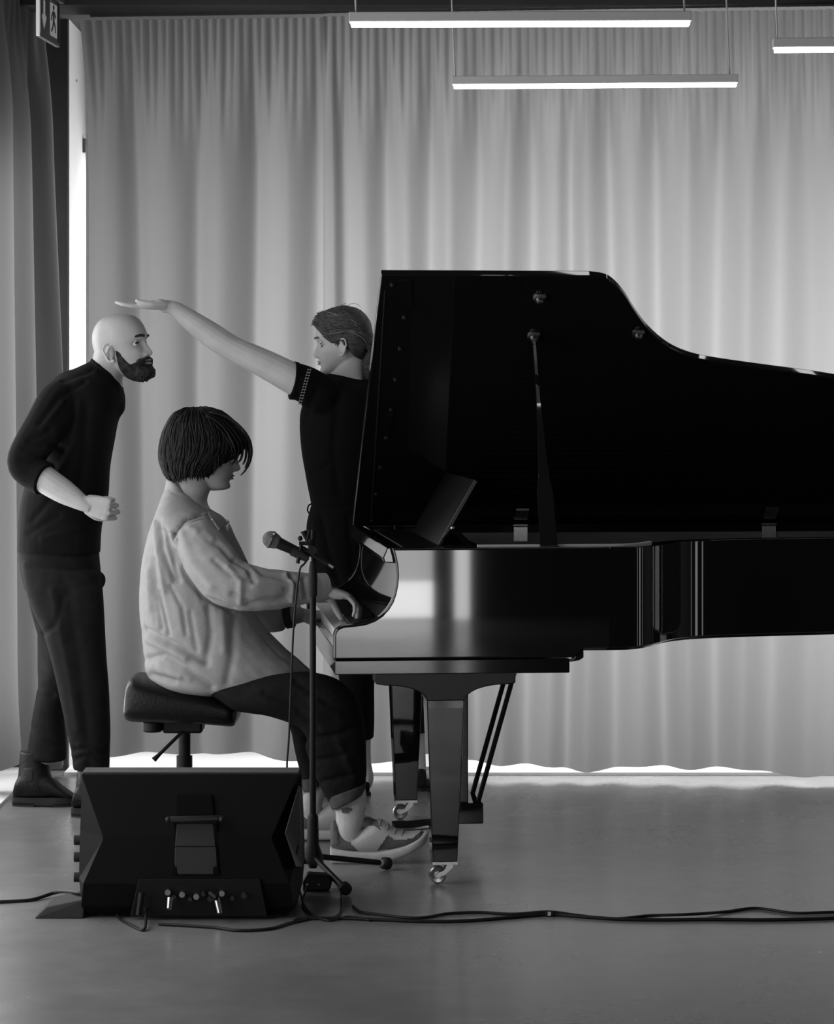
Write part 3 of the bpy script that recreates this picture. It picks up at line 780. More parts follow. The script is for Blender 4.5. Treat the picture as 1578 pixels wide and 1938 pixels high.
for x0, y0, x1, y1 in ((398, 1690, 410, 1700), (410, 1700, 416, 1728), (322, 1700, 320, 1720), (268, 1690, 262, 1732)):
    a, b = W(x0, y0, 7.47), W(x1, y1, 7.455)
    link('cable_plug', MB().tube([a, b], [.009, .0075], n=12), 'steel' if x0 in (410, 322) else 'soft_black', cp)
for x, y in ((146, 1590), (146, 1622), (146, 1660), (147, 1510)):
    p = W(x + 4, y, 7.70)
    link('rubber_foot', MB().cyl(p + Vector((.012, 0, 0)), p - Vector((.014, 0, 0)), .014, n=16), 'rubber', sp)
for x in (xm - .24, xm + .24):
    for y in (7.58, 7.80):
        link('rubber_foot', MB().cyl((x, y, 0), (x, y, .014), .018, n=14), 'rubber', sp)
rp = MB()
A = [W(72, 1722, 7.60), W(165, 1722, 7.60)]
pts = [(A[0].x, 7.52, 0), (A[1].x, 7.52, 0), (A[1].x, 7.72, 0), (A[0].x, 7.72, 0), (A[0].x+.03, 7.54, .028), (A[1].x, 7.54, .05), (A[1].x, 7.70, .05), (A[0].x+.03, 7.70, .028)]
rp.add(pts, [(0,3,2,1),(4,5,6,7),(0,1,5,4),(1,2,6,5),(2,3,7,6),(3,0,4,7)])
link('rubber_skid', rp, 'rubber', sp, smooth=0, bevel=.004)

# ------------------------------------------------------------------ microphone stand, microphone, cables
ms_d = 8.10
base = W(592, 1630, ms_d)
mst = thing('microphone_stand', (base.x, ms_d, 0), 'black tripod microphone stand in front of the pianist', 'microphone stand')
zt = W(592, 1003, ms_d).z
link('lower_tube', MB().cyl((base.x, ms_d, .085), (base.x, ms_d, W(0, 1125, ms_d).z), .0095, n=16), 'soft_black', mst)
link('upper_tube', MB().cyl((base.x + .001, ms_d, .8), (base.x + .001, ms_d, zt), .0065, n=14), 'soft_black', mst)
zc0, zc1 = W(0, 1130, ms_d).z, W(0, 1062, ms_d).z
link('height_clutch', MB().lathe([(.0095, zc0), (.0125, zc0+.004), (.0135, zc0+.05), (.0115, zc1-.02), (.008, zc1)], Matrix.Translation((base.x, ms_d, 0)), 20), 'rubber', mst, smooth=40)
link('tripod_hub', MB().lathe([(.011, .20), (.016, .19), (.018, .11), (.030, .075), (.032, .055), (.014, .050), (.012, .04)], Matrix.Translation((base.x, ms_d, 0)), 20), 'soft_black', mst, smooth=40)
for tip in (W(735, 1641, 8.30), W(655, 1700, 7.86), W(505, 1700, 8.02)):
    tip.z = .0185
    hub = Vector((base.x, ms_d, .075)); ax_ = (tip - hub)
    lgo = link('leg', MB().tube([hub + ax_*.06, hub + ax_*.90], .0085, n=12), 'soft_black', mst)
    link('tape_band', MB().tube([hub + ax_*.88, hub + ax_*.925], .0092, n=12), 'tape', lgo)
    link('rubber_tip', MB().tube([hub + ax_*.915, hub + ax_*.93, hub + ax_*1.0, hub + ax_*1.02], [.013, .0185, .0185, .012], n=14), 'rubber', lgo)
piv = W(592, 1041, ms_d - .022)
link('swivel', MB().cyl((base.x, ms_d + .012, piv.z), (base.x, ms_d - .035, piv.z), .013, n=18).cyl((base.x-.004, ms_d, piv.z-.02), (base.x-.004, ms_d, piv.z+.03), .011), 'soft_black', mst)
bm0, bm1 = W(566, 1034, ms_d - .022), W(622, 1068, ms_d - .022)
bo = link('boom_arm', MB().tube([bm0, bm1], [.0075, .0075], n=12), 'soft_black', mst)
link('boom_tip', MB().tube([W(620, 1067, ms_d-.022), W(631, 1074, ms_d-.022)], [.005, .005], n=10), 'steel', bo)
wing = MB().tube([W(574, 1005, ms_d-.03), W(580, 1022, ms_d-.03)], [.009, .004], n=10).tube([W(585, 1004, ms_d-.03), W(579, 1030, ms_d-.03)], [.006, .005], n=10).tube([W(566, 1028, ms_d-.03), W(586, 1029, ms_d-.03)], .0055, n=10).ball(W(568, 1019, ms_d-.03), .0075)
wing.tube([W(570, 1030, ms_d-.03), W(563, 1066, ms_d-.03)], [.004, .006], n=8)
link('wing_screw', wing, 'soft_black', mst)
ca, cb = W(553, 1041, ms_d-.022), W(584, 1057, ms_d-.022)
link('microphone_clip', MB().tube([ca, ca + (cb-ca)*.5, cb], [.0165, .0155, .0125], n=16), 'rubber', mst)
mh, me_ = W(513, 1021, ms_d - .022), W(562, 1044, ms_d - .022)
axm = (me_ - mh).normalized()
mic = thing('microphone', mh, 'black handheld vocal microphone in the clip, pointing at the pianist', 'microphone')
def alongm(prof, name, m):
    z = axm; x = z.cross(Vector((0, 1, 0))).normalized(); y = z.cross(x)
    Mx = Matrix(((x.x, y.x, z.x, mh.x), (x.y, y.y, z.y, mh.y), (x.z, y.z, z.z, mh.z), (0, 0, 0, 1)))
    return link(name, MB().lathe(prof, Mx, 24), m, mic, smooth=40)
alongm([(.0005, -.026)] + [(.0255*math.sin(a*PI/14), -.0255*math.cos(a*PI/14)) for a in range(1, 10)] + [(.021, .020), (.018, .024)], 'grille', 'mesh_metal')
alongm([(.0275, -.002), (.0275, .003)], 'grille_band', 'steel')
alongm([(.017, .020), (.0175, .026), (.0165, .04), (.0125, .115), (.011, .12)], 'handle', 'soft_black')

def floor_cable(pts, r=.0045, sub=8):
    """pts: (x, y[, lift]) points on the floor seen in the photo"""
    P = []
    for p in pts:
        d = HC * F / (p[1] - HY); v = W(p[0], p[1], d); v.z = r + (p[2] if len(p) > 2 else 0); P.append(v)
    return P
mc = [W(584, 1057, ms_d-.022), W(575, 1068, ms_d-.03), W(566, 1085, ms_d-.035), W(556, 1180, ms_d-.03), W(551, 1290, ms_d - .01), W(547, 1390, ms_d), W(543, 1455, ms_d), W(546, 1560, ms_d), W(560, 1640, ms_d - .05)]
mc = mc + floor_cable([(575, 1715), (610, 1742), (645, 1728), (638, 1690, .02), (600, 1678, .03), (574, 1700), (580, 1728), (620, 1745), (660, 1738), (700, 1745)])
based('microphone_cable', MB().tube(mc, .0032, n=8, sub=6), 'cable', (base.x, ms_d-.1, 0), 'thin black cable hanging from the microphone to a coil on the floor', 'cable', smooth=180)
ca1 = floor_cable([(555, 1742), (640, 1741), (720, 1744), (800, 1747), (880, 1746), (960, 1740), (1038, 1734), (1100, 1738), (1180, 1743), (1260, 1744), (1340, 1743), (1440, 1744), (1540, 1742), (1640, 1738)])
based('floor_cable', MB().tube(ca1, .0048, n=8, sub=8), 'cable', ca1[4], 'lower of the two black cables running right across the floor', 'cable', smooth=180)
ca2 = floor_cable([(668, 1718), (682, 1729), (710, 1733), (760, 1739), (800, 1740), (850, 1732), (910, 1730), (970, 1733), (1038, 1733, .006), (1090, 1735), (1160, 1742), (1230, 1736), (1300, 1738, .006), (1370, 1729), (1430, 1722), (1500, 1731), (1560, 1730), (1640, 1728)])
ca2 = [W(640, 1690, 7.9), W(655, 1706, 7.86)][:0] + ca2
based('floor_cable', MB().tube(ca2, .0042, n=8, sub=8), 'cable', ca2[4], 'upper wavy black cable running right across the floor from the microphone stand', 'cable', smooth=180)
tie = W(1039, 1734, HC*F/(1734-HY))
tl = thing('cable_tie', (tie.x, tie.y, 0), 'small cable tie binding the two floor cables together', 'cable tie')
link('strap', MB().tube([tie + Vector((-.010, 0, .002)), tie + Vector((.010, 0, .002))], .0115, n=14), 'rubber', tl)
link('tag', MB().box((tie.x-.004, tie.y-.014, .004), (tie.x+.004, tie.y-.0115, .014)), 'tape', tl, smooth=0)
ca3 = floor_cable([(-60, 1712), (0, 1710), (60, 1706), (110, 1699, .012)]) + [W(150, 1690, 7.62), W(170, 1692, 7.66)]
based('power_cable', MB().tube(ca3, .0055, n=8, sub=8), 'cable', ca3[1], 'black cable entering from the left edge to the stage monitor', 'cable', smooth=180)
ca4 = [W(264, 1690, 7.47), W(262, 1725, 7.44)] + floor_cable([(275, 1760), (255, 1764), (225, 1748), (204, 1722, .05)]) 
ca4 = floor_cable([(205, 1722, .03), (225, 1740), (250, 1755), (272, 1763), (276, 1748, .02), (272, 1728, .04)])
based('signal_cable', MB().tube(ca4, .0042, n=8, sub=8), 'cable', ca4[2], 'short black cable looping under the left end of the stage monitor', 'cable', smooth=180)
ca5 = floor_cable([(300, 1752), (400, 1758), (450, 1764), (510, 1761), (548, 1750), (575, 1744), (590, 1738)])
based('signal_cable', MB().tube(ca5, .0042, n=8, sub=8), 'cable', ca5[2], 'black cable curving along the floor in front of the stage monitor', 'cable', smooth=180)
bx_d = 7.95
pb = MB().prism([(0, 0), (.075, 0), (.085, .02), (.078, .046), (.012, .050), (0, .03)], 'y', 0, .06); pb.xf(Matrix.Translation((W(573, 1690, bx_d).x, bx_d - .02, 0)))
pbo = based('junction_box', pb, 'soft_black', (W(573, 1690, bx_d).x + .06, bx_d, 0), 'small black connector box on the floor among the cables by the microphone stand', 'box', smooth=0, bevel=.006)
for x in (582, 603): link('screw', MB().ball(W(x, 1674, bx_d - .021), .0035), 'steel', pbo)


# ------------------------------------------------------------------ people: shared builders
def gs(x, c, w): return math.exp(-((x - c) / w) ** 2)
def interp(tab, z):
    if z >= tab[0][0]: return tab[0][1]
    for (a, b), (c, d) in zip(tab, tab[1:]):
        if z >= c:
            t = (z - a) / (c - a); return b + (d - b) * t
    return tab[-1][1]
FRONT = [(.116,-.01),(.113,.018),(.106,.045),(.095,.064),(.080,.078),(.060,.088),(.040,.0925),(.024,.095),(.012,.0915),(0,.086),(-.015,.084),(-.03,.0845),(-.045,.0865),(-.054,.0875),(-.064,.088),(-.073,.0865),(-.080,.083),(-.090,.0855),(-.100,.0865),(-.108,.081),(-.115,.066),(-.119,.045),(-.121,.03)]
BACK = [(.116,-.012),(.113,-.035),(.106,-.058),(.095,-.074),(.080,-.087),(.060,-.097),(.035,-.102),(.01,-.102),(-.015,-.096),(-.04,-.084),(-.06,-.068),(-.08,-.045),(-.095,-.020),(-.108,-.004),(-.116,.010),(-.121,.026)]
WIDE = [(.116,.004),(.113,.026),(.106,.045),(.095,.057),(.080,.067),(.060,.0745),(.035,.078),(.01,.077),(-.015,.073),(-.035,.070),(-.055,.065),(-.075,.058),(-.09,.049),(-.102,.041),(-.112,.030),(-.118,.017),(-.121,.003)]
def smoothtab(tab, z, w=.005):
    return (interp(tab, z) * 2 + interp(tab, z + w) + interp(tab, z - w)) / 4
class Head:
    """A head as a dense grid: face towards +y, up +z, origin between the eyes' level and the ear line."""
    def __init__(s, C, fwd, up, scale=1.0, nose=1.0, chin=0.0, wide=1.0, jaw=1.0):
        f = Vector(fwd).normalized(); u = (Vector(up) - f * Vector(up).dot(f)).normalized(); l = f.cross(u)
        s.M = Matrix(((l.x*scale, f.x*scale, u.x*scale, C.x), (l.y*scale, f.y*scale, u.y*scale, C.y), (l.z*scale, f.z*scale, u.z*scale, C.z), (0, 0, 0, 1)))
        NZ, NA = 150, 168
        s.L = []
        for i in range(NZ):
            t = i / (NZ - 1)
            z = .1158 * math.cos(PI * t) if t < .5 else -.1205 * -math.cos(PI * t)
            z = .1158 * math.cos(PI*t) if math.cos(PI*t) > 0 else .1205 * math.cos(PI*t)
            yf, yb, w = smoothtab(FRONT, z), smoothtab(BACK, z), smoothtab(WIDE, z) * wide
            if z < -.03: w *= 1 + (jaw - 1) * min(1, (-.03 - z) / .04)
            row = []
            for k in range(NA):
                a = 2 * PI * k / NA
                a = a - .45 * math.sin(a) * (1 if True else 0) * .9     # more columns on the face
                ca, sa = math.cos(a), math.sin(a)
                kz = max(0, min(1, (-.035 - z) / .06)); kz = kz*kz*(3-2*kz); ym = yf * (.30 + .20*kz) + yb * (.70 - .20*kz)
                R = (yf - ym) if ca > 0 else (ym - yb)
                pe = 1.0 if ca <= 0 else .88
                x = w * math.copysign(abs(sa) ** pe, sa); y = ym + R * (math.copysign(abs(ca) ** (.95 if ca > 0 else 1), ca))
                fr = max(0, ca) ** .5
                ax = abs(x); dy = 0
                if -.062 < z < .012:
                    h = interp([(.012, 0), (.0, .006), (-.012, .012), (-.026, .0195), (-.036, .0245), (-.042, .0245), (-.048, .018), (-.053, .005), (-.058, 0)], z) * nose
                    wn = interp([(.012, .008), (-.02, .0085), (-.036, .0115), (-.045, .012), (-.058, .012)], z)
                    dy += h * math.exp(-(x / wn) ** 2)
                    dy += .009 * nose * gs(ax, .0155, .0055) * gs(z, -.043, .007)       # nostril wings
                    dy -= .006 * gs(ax, .008, .004) * gs(z, -.0525, .004)
                dy -= .0125 * gs(ax, .030, .015) * gs(z, -.002, .0115)                   # eye sockets
                dy -= .006 * gs(ax, .014, .006) * gs(z, .0, .010)
                dy += .0045 * gs(ax, .028, .022) * gs(z, .0205, .0075)                   # brow
                dy += .004 * gs(ax, .040, .016) * gs(z, -.030, .014)                     # cheekbones
                dy += .0055 * gs(x, 0, .019) * gs(z, -.0625, .0045) + .006 * gs(x, 0, .017) * gs(z, -.0745, .005)
                dy -= .005 * gs(x, 0, .022) * gs(z, -.0685, .0022)
                dy -= .0025 * gs(x, 0, .02) * gs(z, -.083, .004)
                dy += (.004 + chin) * gs(x, 0, .020) * gs(z, -.101, .010)
                y += dy * fr
                row.append(Vector((x, y, z)))
            s.L.append(row)
        s.NZ, s.NA = NZ, NA
        m = MB(); m.rings(s.L); s.local = m
        s.V, s.N = normals_fixed(m)
    def mb(s):
        m = MB(); m.v = [s.M @ p for p in s.local.v]; m.f = list(s.local.f); return m
    def to(s, *p): return s.M @ Vector(p)
    def shell(s, mask, th, jit=0, seed=0, sub=.002):
        """Hair-like cover: mask(x,y,z) 0..1 sets its thickness over the head surface."""
        rnd = random.Random(seed); out = MB(); n = s.NZ * s.NA; use = {}
        mk = [max(0, min(1, mask(*s.V[i]))) for i in range(n)]
        for f in s.local.f:
            if max(f) < n and any(mk[i] > .02 for i in f):
                for i in f: use.setdefault(i, len(use))
                out.f.append(tuple(use[i] for i in f))
        for i in sorted(use, key=use.get):
            t = mk[i]; t = t*t*(3-2*t)
            q = Vector(tuple(s.V[i]))
            th_ = th(*s.V[i]) if callable(th) else th
            d = (th_ * (1 + jit * mnoise.noise(q * 55) + jit * .7 * mnoise.noise(q * 160)) + sub) * t - sub
            out.v.append(s.M @ (q + Vector(tuple(s.N[i])) * d))
        return out
    def ears(s, size=1.0, y0=-.012):
        ms = []
        for sg in (-1, 1):
            x0 = sg * .0735
            H = []
            for k in range(15):
                a = -1.9 + k * (4.6 / 14)      # round the back of the ear from the front of the helix to the lobe
                ry = .0165 * size; rz = .030 * size
                yy = y0 - .006 + ry * -math.cos(a - .35) * -1 * -1
                H.append((a, yy))
            pts = []; rad = []
            for k in range(17):
                a = math.radians(60 + k * (250 / 16))
                yy = y0 + .016 * size * math.cos(a) * (1 if math.sin(a) > 0 else .85)
                zz = -.022 + .031 * size * math.sin(a)
                yy -= .006 * (zz + .022) / .03
                out_ = .012 + .006 * gs(math.cos(a), -1, .9)
                pts.append(Vector((x0 + sg * out_, yy, zz))); rad.append(.0038 + .0016 * gs(k, 16, 3))
            ms.append(MB().tube(pts, rad, n=8, sub=2))
            disc = MB().ball((0, 0, 0), (.007, .0145*size, .027*size), 16, 10)
            disc.xf(Matrix.Translation((x0 + sg*.004, y0 - .001, -.023)) @ Matrix.Rotation(sg * .30, 4, 'Z') @ Matrix.Rotation(-.15, 4, 'X'))
            ms.append(disc)
            inner = MB().tube([Vector((x0 + sg*.012, y0 + .001, -.004)), Vector((x0 + sg*.015, y0 - .007, -.018)), Vector((x0 + sg*.013, y0 - .004, -.034))], [.0025, .003, .0028], n=8, sub=3); ms.append(inner)
            ms.append(MB().ball((x0 + sg*.010, y0 + .005, -.047*size), (.005, .0075, .0085), 12, 8))
        for m in ms: m.xf(s.M)
        return ms
    def face_parts(s, root, open_=.7, lash='lash', gaze=(0, 1, 0)):
        for sg in (-1, 1):
            r = .0118
            ys = max(p.y for row in s.L for p in row if abs(p.x - sg*.0305) < .004 and abs(p.z + .001) < .003 and p.y > 0)
            c = Vector((sg * .0305, ys - r + .0052, -.001))
            e = link('eye', MB().ball(c, r, 20, 14).xf(s.M), 'eye', root, smooth=180)
            g = Vector((gaze[0], gaze[1], gaze[2])).normalized()
            link('iris', MB().ball(c + g * r * .56, .0076, 14, 10).xf(s.M), 'iris', e, smooth=180)
            up, lo = [], []
            for k in range(9):
                a = -1.05 + 2.1 * k / 8
                x = c.x + math.sin(a) * r * 1.12; yb_ = c.y + math.cos(a) * r * .90
                zu = .0052 * open_ * math.cos(a * 1.4); zl = -.0045 * open_ * math.cos(a * 1.4)
                up.append(Vector((x, yb_ + .0018, c.z + zu))); lo.append(Vector((x, yb_ + .001, c.z + zl)))
            link('upper_eyelashes', MB().tube(up, [.0008] + [.0021]*7 + [.0010], n=6).xf(s.M), lash, e)
            lid_ = MB()
            for dz, rr in ((.0035, .0034), (.0075, .0036)):
                lid_.tube([p + Vector((0, .0002 - dz*.3, dz)) for p in up], [.001] + [rr]*7 + [.001], n=8)
            lid_.tube([p + Vector((0, -.0006, -.003)) for p in lo], [.001] + [.0028]*7 + [.001], n=8)
            s.lids = getattr(s, 'lids', []) + [lid_.xf(s.M)]
    def lips(s, root, m, full=1.0, open_=.0):
        def ys(x, z): return max(p.y for row in s.L for p in row if abs(p.x - x) < .003 and abs(p.z - z) < .0028 and p.y > 0)
        for nm, z0, r0, bow in (('upper_lip', -.0640 + open_, .0036, 1), ('lower_lip', -.0735 - open_, .0046, -1)):
            pts, rad = [], []
            for k in range(-5, 6):
                x = .0215 * k / 5; q = 1 - (k / 5) ** 2
                z = -.0688 + (z0 + .0688) * (.15 + .85 * q)
                pts.append(Vector((x, ys(x, z) - .0010 + .0012 * q, z))); rad.append((.0012 + (r0 - .0012) * q) * full)
            link(nm, MB().tube(pts, rad, n=10, sub=3).xf(s.M), m, root, smooth=180)
        pts = [Vector((.020 * k / 4, ys(.020 * k / 4, -.0688) + .0012, -.0688)) for k in range(-4, 5)]
        link('mouth_line', MB().tube(pts, [.0004] + [.0009 + open_ * .6] * 7 + [.0004], n=6).xf(s.M), 'lash', root, smooth=180)
def normals_fixed(m):
    V, N = normals(m)
    c = V.mean(axis=0)
    if ((V - c) * N).sum() < 0: N = -N
    return V, N

def hand_mb(wrist, fdir, dorsal, side, curls, thumb, size=1.0, spread=.10, flen=1.0):
    """wrist point, finger direction, back-of-hand direction; side +1 puts the thumb on x = fdir x dorsal.
    curls: four (mcp, pip, dip) bends in radians from index to little finger; thumb: list of 3 direction vectors in local axes."""
    f = Vector(fdir).normalized(); d = Vector(dorsal); d = (d - f * d.dot(f)).normalized(); l = f.cross(d) * side
    Mx = Matrix(((f.x*size, l.x*size, d.x*size, wrist.x), (f.y*size, l.y*size, d.y*size, wrist.y), (f.z*size, l.z*size, d.z*size, wrist.z), (0, 0, 0, 1)))
    ms = []
    R = []
    for x, w, t, c in ((-.035, .019, .015, 0), (-.015, .0265, .0195, 0), (.012, .028, .0165, 0), (.040, .037, .0155, -.001), (.070, .0415, .0135, 0), (.088, .041, .0115, 0), (.097, .036, .008, -.001)):
        R.append([Vector((x, w * math.copysign(abs(math.cos(2*PI*k/20))**.75, math.cos(2*PI*k/20)), c + t * math.copysign(abs(math.sin(2*PI*k/20))**.85, math.sin(2*PI*k/20)))) for k in range(20)])
    ms.append(MB().rings(R))
    ms.append(MB().tube([(.008, .014, -.006), (.035, .026, -.012), (.055, .030, -.010)], [.014, .017, .012], n=12, sub=3))
    ms.append(MB().tube([(.012, -.020, -.006), (.05, -.026, -.009), (.075, -.026, -.006)], [.012, .012, .009], n=12, sub=3))
    fy = (.031, .0105, -.0105, -.030); fl = ((.045, .026, .022), (.050, .030, .023), (.046, .028, .022), (.036, .021, .019)); fx = (.090, .095, .091, .083); fr = (.0088, .0088, .0083, .0074)
    for i in range(4):
        p = Vector((fx[i] - .012, fy[i], .001)); pts = [p, p + Vector((.012, 0, .0005))]; rad = [fr[i]*1.05, fr[i]*1.06]
        ang = 0; yaw = (1.5 - i) * spread * .6
        p = pts[-1]
        for j in range(3):
            ang += curls[i][j]
            dv = Vector((math.cos(ang) * math.cos(yaw), math.cos(ang) * math.sin(yaw), -math.sin(ang)))
            q = p + dv * fl[i][j] * flen
            pts.append(p + dv * fl[i][j] * flen * .5); rad.append(fr[i] * (.95 - .08*j))
            pts.append(q); rad.append(fr[i] * ((1.0 - .10*j) if j < 2 else .62)); p = q
        ms.append(MB().tube(pts, rad, n=12, sub=2))
        ms.append(MB().ball(pts[-1] - dv * .003, fr[i]*.70, 10, 8))
    p = Vector((.016, .022, -.006)); pts = [p]; rad = [.0145]
    for (dv, ln, r) in zip(thumb, (.044, .034, .027), (.0118, .0102, .0078)):
        p = p + Vector(dv).normalized() * ln; pts.append(p); rad.append(r)
    ms.append(MB().tube(pts, rad, n=12, sub=4)); ms.append(MB().ball(pts[-1], .0078, 10, 8))
    for m in ms: m.xf(Mx)
    return ms
def person(mb, m, base, label):
    base = Vector(base); mb.v = [p - base for p in mb.v]
    o = link('person', mb, m, None, smooth=180); o.location = base
    return tag(o, label, 'person')
def limb(pts, rad, n=16, sub=5): return MB().tube(pts, rad, n=n, sub=sub)
def shoe_base(x, y, d): return W(x, y, d)

# ------------------------------------------------------------------ the bald man, bent forward
md = 9.55
hd = Head(W(232, 656, md), (math.cos(math.radians(21)), -math.sin(math.radians(21)), math.tan(math.radians(10))), (-.06, 0, 1), 1.0, nose=1.0, jaw=1.06)
torso_m = [(178,678,222,714,md,.068),(168,685,229,726,md,.085),(146,695,232,738,md,.14),(114,708,235,756,md,.18),(88,742,233,776,md,.20),(86,785,222,796,md,.19),(76,835,215,835,md,.175),(60,885,207,885,md,.165),(43,940,203,940,md,.165),(36,990,192,995,md,.17),(33,1042,189,1048,md,.178)]
pel_m = [(36,1000,188,1005,md,.15),(36,1045,188,1050,md,.165),(41,1080,192,1090,md,.17),(48,1115,194,1120,md,.15)]
nl = 9.41
leg_n = [(42,1070,190,1080,nl+.04,.095),(52,1130,196,1125,nl,.10),(80,1195,199,1190,nl-.02,.098),(101,1262,203,1258,nl-.03,.088),(119,1340,207,1340,nl-.03,.082),(132,1400,209,1400,nl-.02,.078),(139,1456,207,1456,nl,.080)]
fl_ = 9.66
leg_f = [(44,1075,160,1085,fl_,.095),(58,1150,165,1150,fl_,.10),(74,1215,165,1205,fl_,.09),(80,1258,155,1255,fl_,.082),(73,1290,140,1298,fl_,.080),(66,1335,122,1345,fl_,.072),(57,1395,125,1400,fl_-.01,.070),(50,1437,125,1438,fl_-.02,.070)]
arm_n = [W(150,738,9.50), W(116,762,9.41), W(85,808,9.34), W(49,868,9.30), W(58,892,9.29), W(80,903,9.27)]
arm_f = [W(140,760,9.73), W(110,820,9.78), W(95,880,9.78), W(120,915,9.76), W(150,940,9.73)]
hand_n = hand_mb(W(157,952,9.24), (.80,-.10,-.20), (-.25,-.80,-.10), 1, [(1.05,1.35,.8),(1.1,1.4,.8),(1.15,1.4,.8),(1.2,1.4,.8)], [(.75,.45,-.35),(.9,.0,-.5),(.95,-.1,-.4)], .98, .06)
hand_f = hand_mb(W(146,938,9.73), (.85,0,-.3), (0,.8,.5), -1, [(.8,1.2,.7)]*4, [(.8,.4,-.3),(.9,.1,-.4),(.9,.0,-.4)], .98)
hd.face_parts_done = False
fore_n = limb([W(52,880,9.30), W(82,905,9.28), W(120,930,9.26), W(146,946,9.247), W(160,955,9.24), W(172,962,9.235)], [.046, .047, .042, .032, .025, .017])
fore_f = limb([W(95,880,9.78), W(120,915,9.76), W(146,938,9.73)], [.045, .042, .028])
neck_m = loft([(172,690,232,735,md,.075),(175,680,232,716,md,.068),(180,662,238,700,md,.062),(190,640,244,685,md,.06)], sub=4)
foot_mf = [limb([W(85,1400,9.64), W(66,1485,9.60), W(108,1495,9.60)], [.045, .034, .018])]
foot_mn = [limb([W(172,1430,nl), W(172,1500,nl-.05), W(218,1510,nl-.06)], [.045, .034, .018])]
lid_tmp = []
class _Tmp: pass
body_parts = [hd.mb(), neck_m, loft(torso_m[2:], scale=.86), loft(pel_m, scale=.9), loft(leg_n, scale=.72), loft(leg_f, scale=.72), limb(arm_n, [.05, .06, .05, .044, .044, .044]), limb(arm_f, [.06, .05, .044, .044, .040]), fore_n, fore_f] + hand_n + hand_f + hd.ears(1.02) + foot_mf + foot_mn
man = person(fuse(body_parts, .0028, 3), 'skin', W(120, 1527, 9.5) * 1.0, 'bald bearded person in black shirt bending forward, looking up under an outstretched hand')
hd.face_parts(man, .5, gaze=(.15, .9, .35))
link('eyelid', fuse(hd.lids, .0012, 3), 'skin', man, smooth=180)
def sst(v, a, b):
    t = max(0, min(1, (v - a) / (b - a))); return t * t * (3 - 2 * t)
def beard_mask(x, y, z):
    a = abs(x)
    top = interp([(.080, -.0535), (.070, -.0555), (.060, -.068), (.042, -.067), (.028, -.048), (.016, -.020), (.006, -.010), (-.02, -.010)], y)
    top += .0035 * mnoise.noise(Vector((x*90, y*90, 3.1))) 
    m = sst(top - z, -.002, .008)
    m *= sst(y - .002 - max(0, -.080 - z) * .05, -.003, .007)            # behind the jaw
    lips = (1 - sst(a, .017, .023)) * sst(z, -.0815, -.0785) * (1 - sst(z, -.0615, -.0590))
    if y > .05: m *= 1 - lips
    return m
link('beard', hd.shell(beard_mask, lambda x, y, z: .0055 + .010 * sst(-z, .088, .112) * sst(y, .02, .06) + .003 * sst(-z, .05, .06) * sst(y, .05, .07) - .003 * sst(-y, -.03, -.005), .5, 4), 'beard', man, smooth=180)['label'] = 'short dark full beard'
def brow_mask(w, h, x0=.028):
    return lambda x, y, z: (1 if y > .03 else 0) * max(0, 1 - (abs(abs(x) - x0) / w) ** 4) * max(0, 1.3 - abs(z - (.0195 + .004 * (1 - ((abs(x) - .030) / .02) ** 2))) / h)
link('eyebrows', hd.shell(brow_mask(.020, .0052), .0042, .5, 5), 'beard', man, smooth=180)
hd.lips(man, 'lip', 1.15, .0012)
shirt = fuse([loft(torso_m), limb(arm_n, [.060, .078, .072, .063, .058, .056]), limb(arm_f, [.08, .07, .06, .056, .05]), MB().ball(W(222, 768, md - .03), (.028, .05, .04))], .006, 5)
creases(shirt, [(-.9, 5, (75,800), (112,752), (160,722)), (.7, 6, (80,812), (118,762)), (-.9, 6, (46,850), (90,838), (120,850)), (-.9, 5, (55,835), (95,815)), (-.8, 7, (100,880), (70,862), (40,870)), (.6, 6, (150,760), (140,840), (110,895)), (-.7, 8, (165,770), (160,860), (150,930)), (-.7, 6, (60,985), (100,940)), (-.6, 6, (55,1010), (110,975)), (.6, 6, (80,1020), (150,1000)), (-.5, 6, (190,705), (224,740)), (-.7, 5, (120,720), (175,700))], .010, 7, .0035, 8)
link('shirt', shirt, 'black_cloth', man, smooth=180)['label'] = 'black shirt with rolled sleeves'
col = loft([(174,677,226,716,md,.074),(170,684,231,728,md,.083)], sub=3)
link('collar', fuse([col], .004, 3), 'black_cloth', man, smooth=180)
cuff = limb([W(66,897,9.285), W(84,906,9.27)], [.0575, .0585], n=20, sub=1)
link('sleeve_cuff', cuff, 'black_cloth', man, smooth=40)
for x, y in ((229, 760), (218, 808)): link('button', MB().ball(W(x, y, md - .06), .0045), 'side_speaker', man)
trs = fuse([loft(pel_m), loft(leg_n), loft(leg_f), MB().ball(W(190, 1098, md - .03), (.020, .05, .03))], .006, 6)
creases(trs, [(-.8, 6, (120,1130), (108,1180), (82,1200)), (-.7, 9, (130,1120), (150,1250), (168,1400)), (.7, 8, (100,1120), (130,1260), (150,1380)), (-.9, 6, (140,1420), (170,1415), (200,1425)), (-.9, 6, (142,1438), (165,1430), (170,1450)), (.8, 5, (150,1412), (166,1425)), (-.8, 6, (70,1300), (100,1315)), (-.6, 6, (60,1380), (110,1410)), (-.5, 8, (190,1100), (150,1110), (120,1100))], .010, 7, .004, 7)
link('trousers', trs, 'trouser', man, smooth=180)['label'] = 'dark grey trousers'
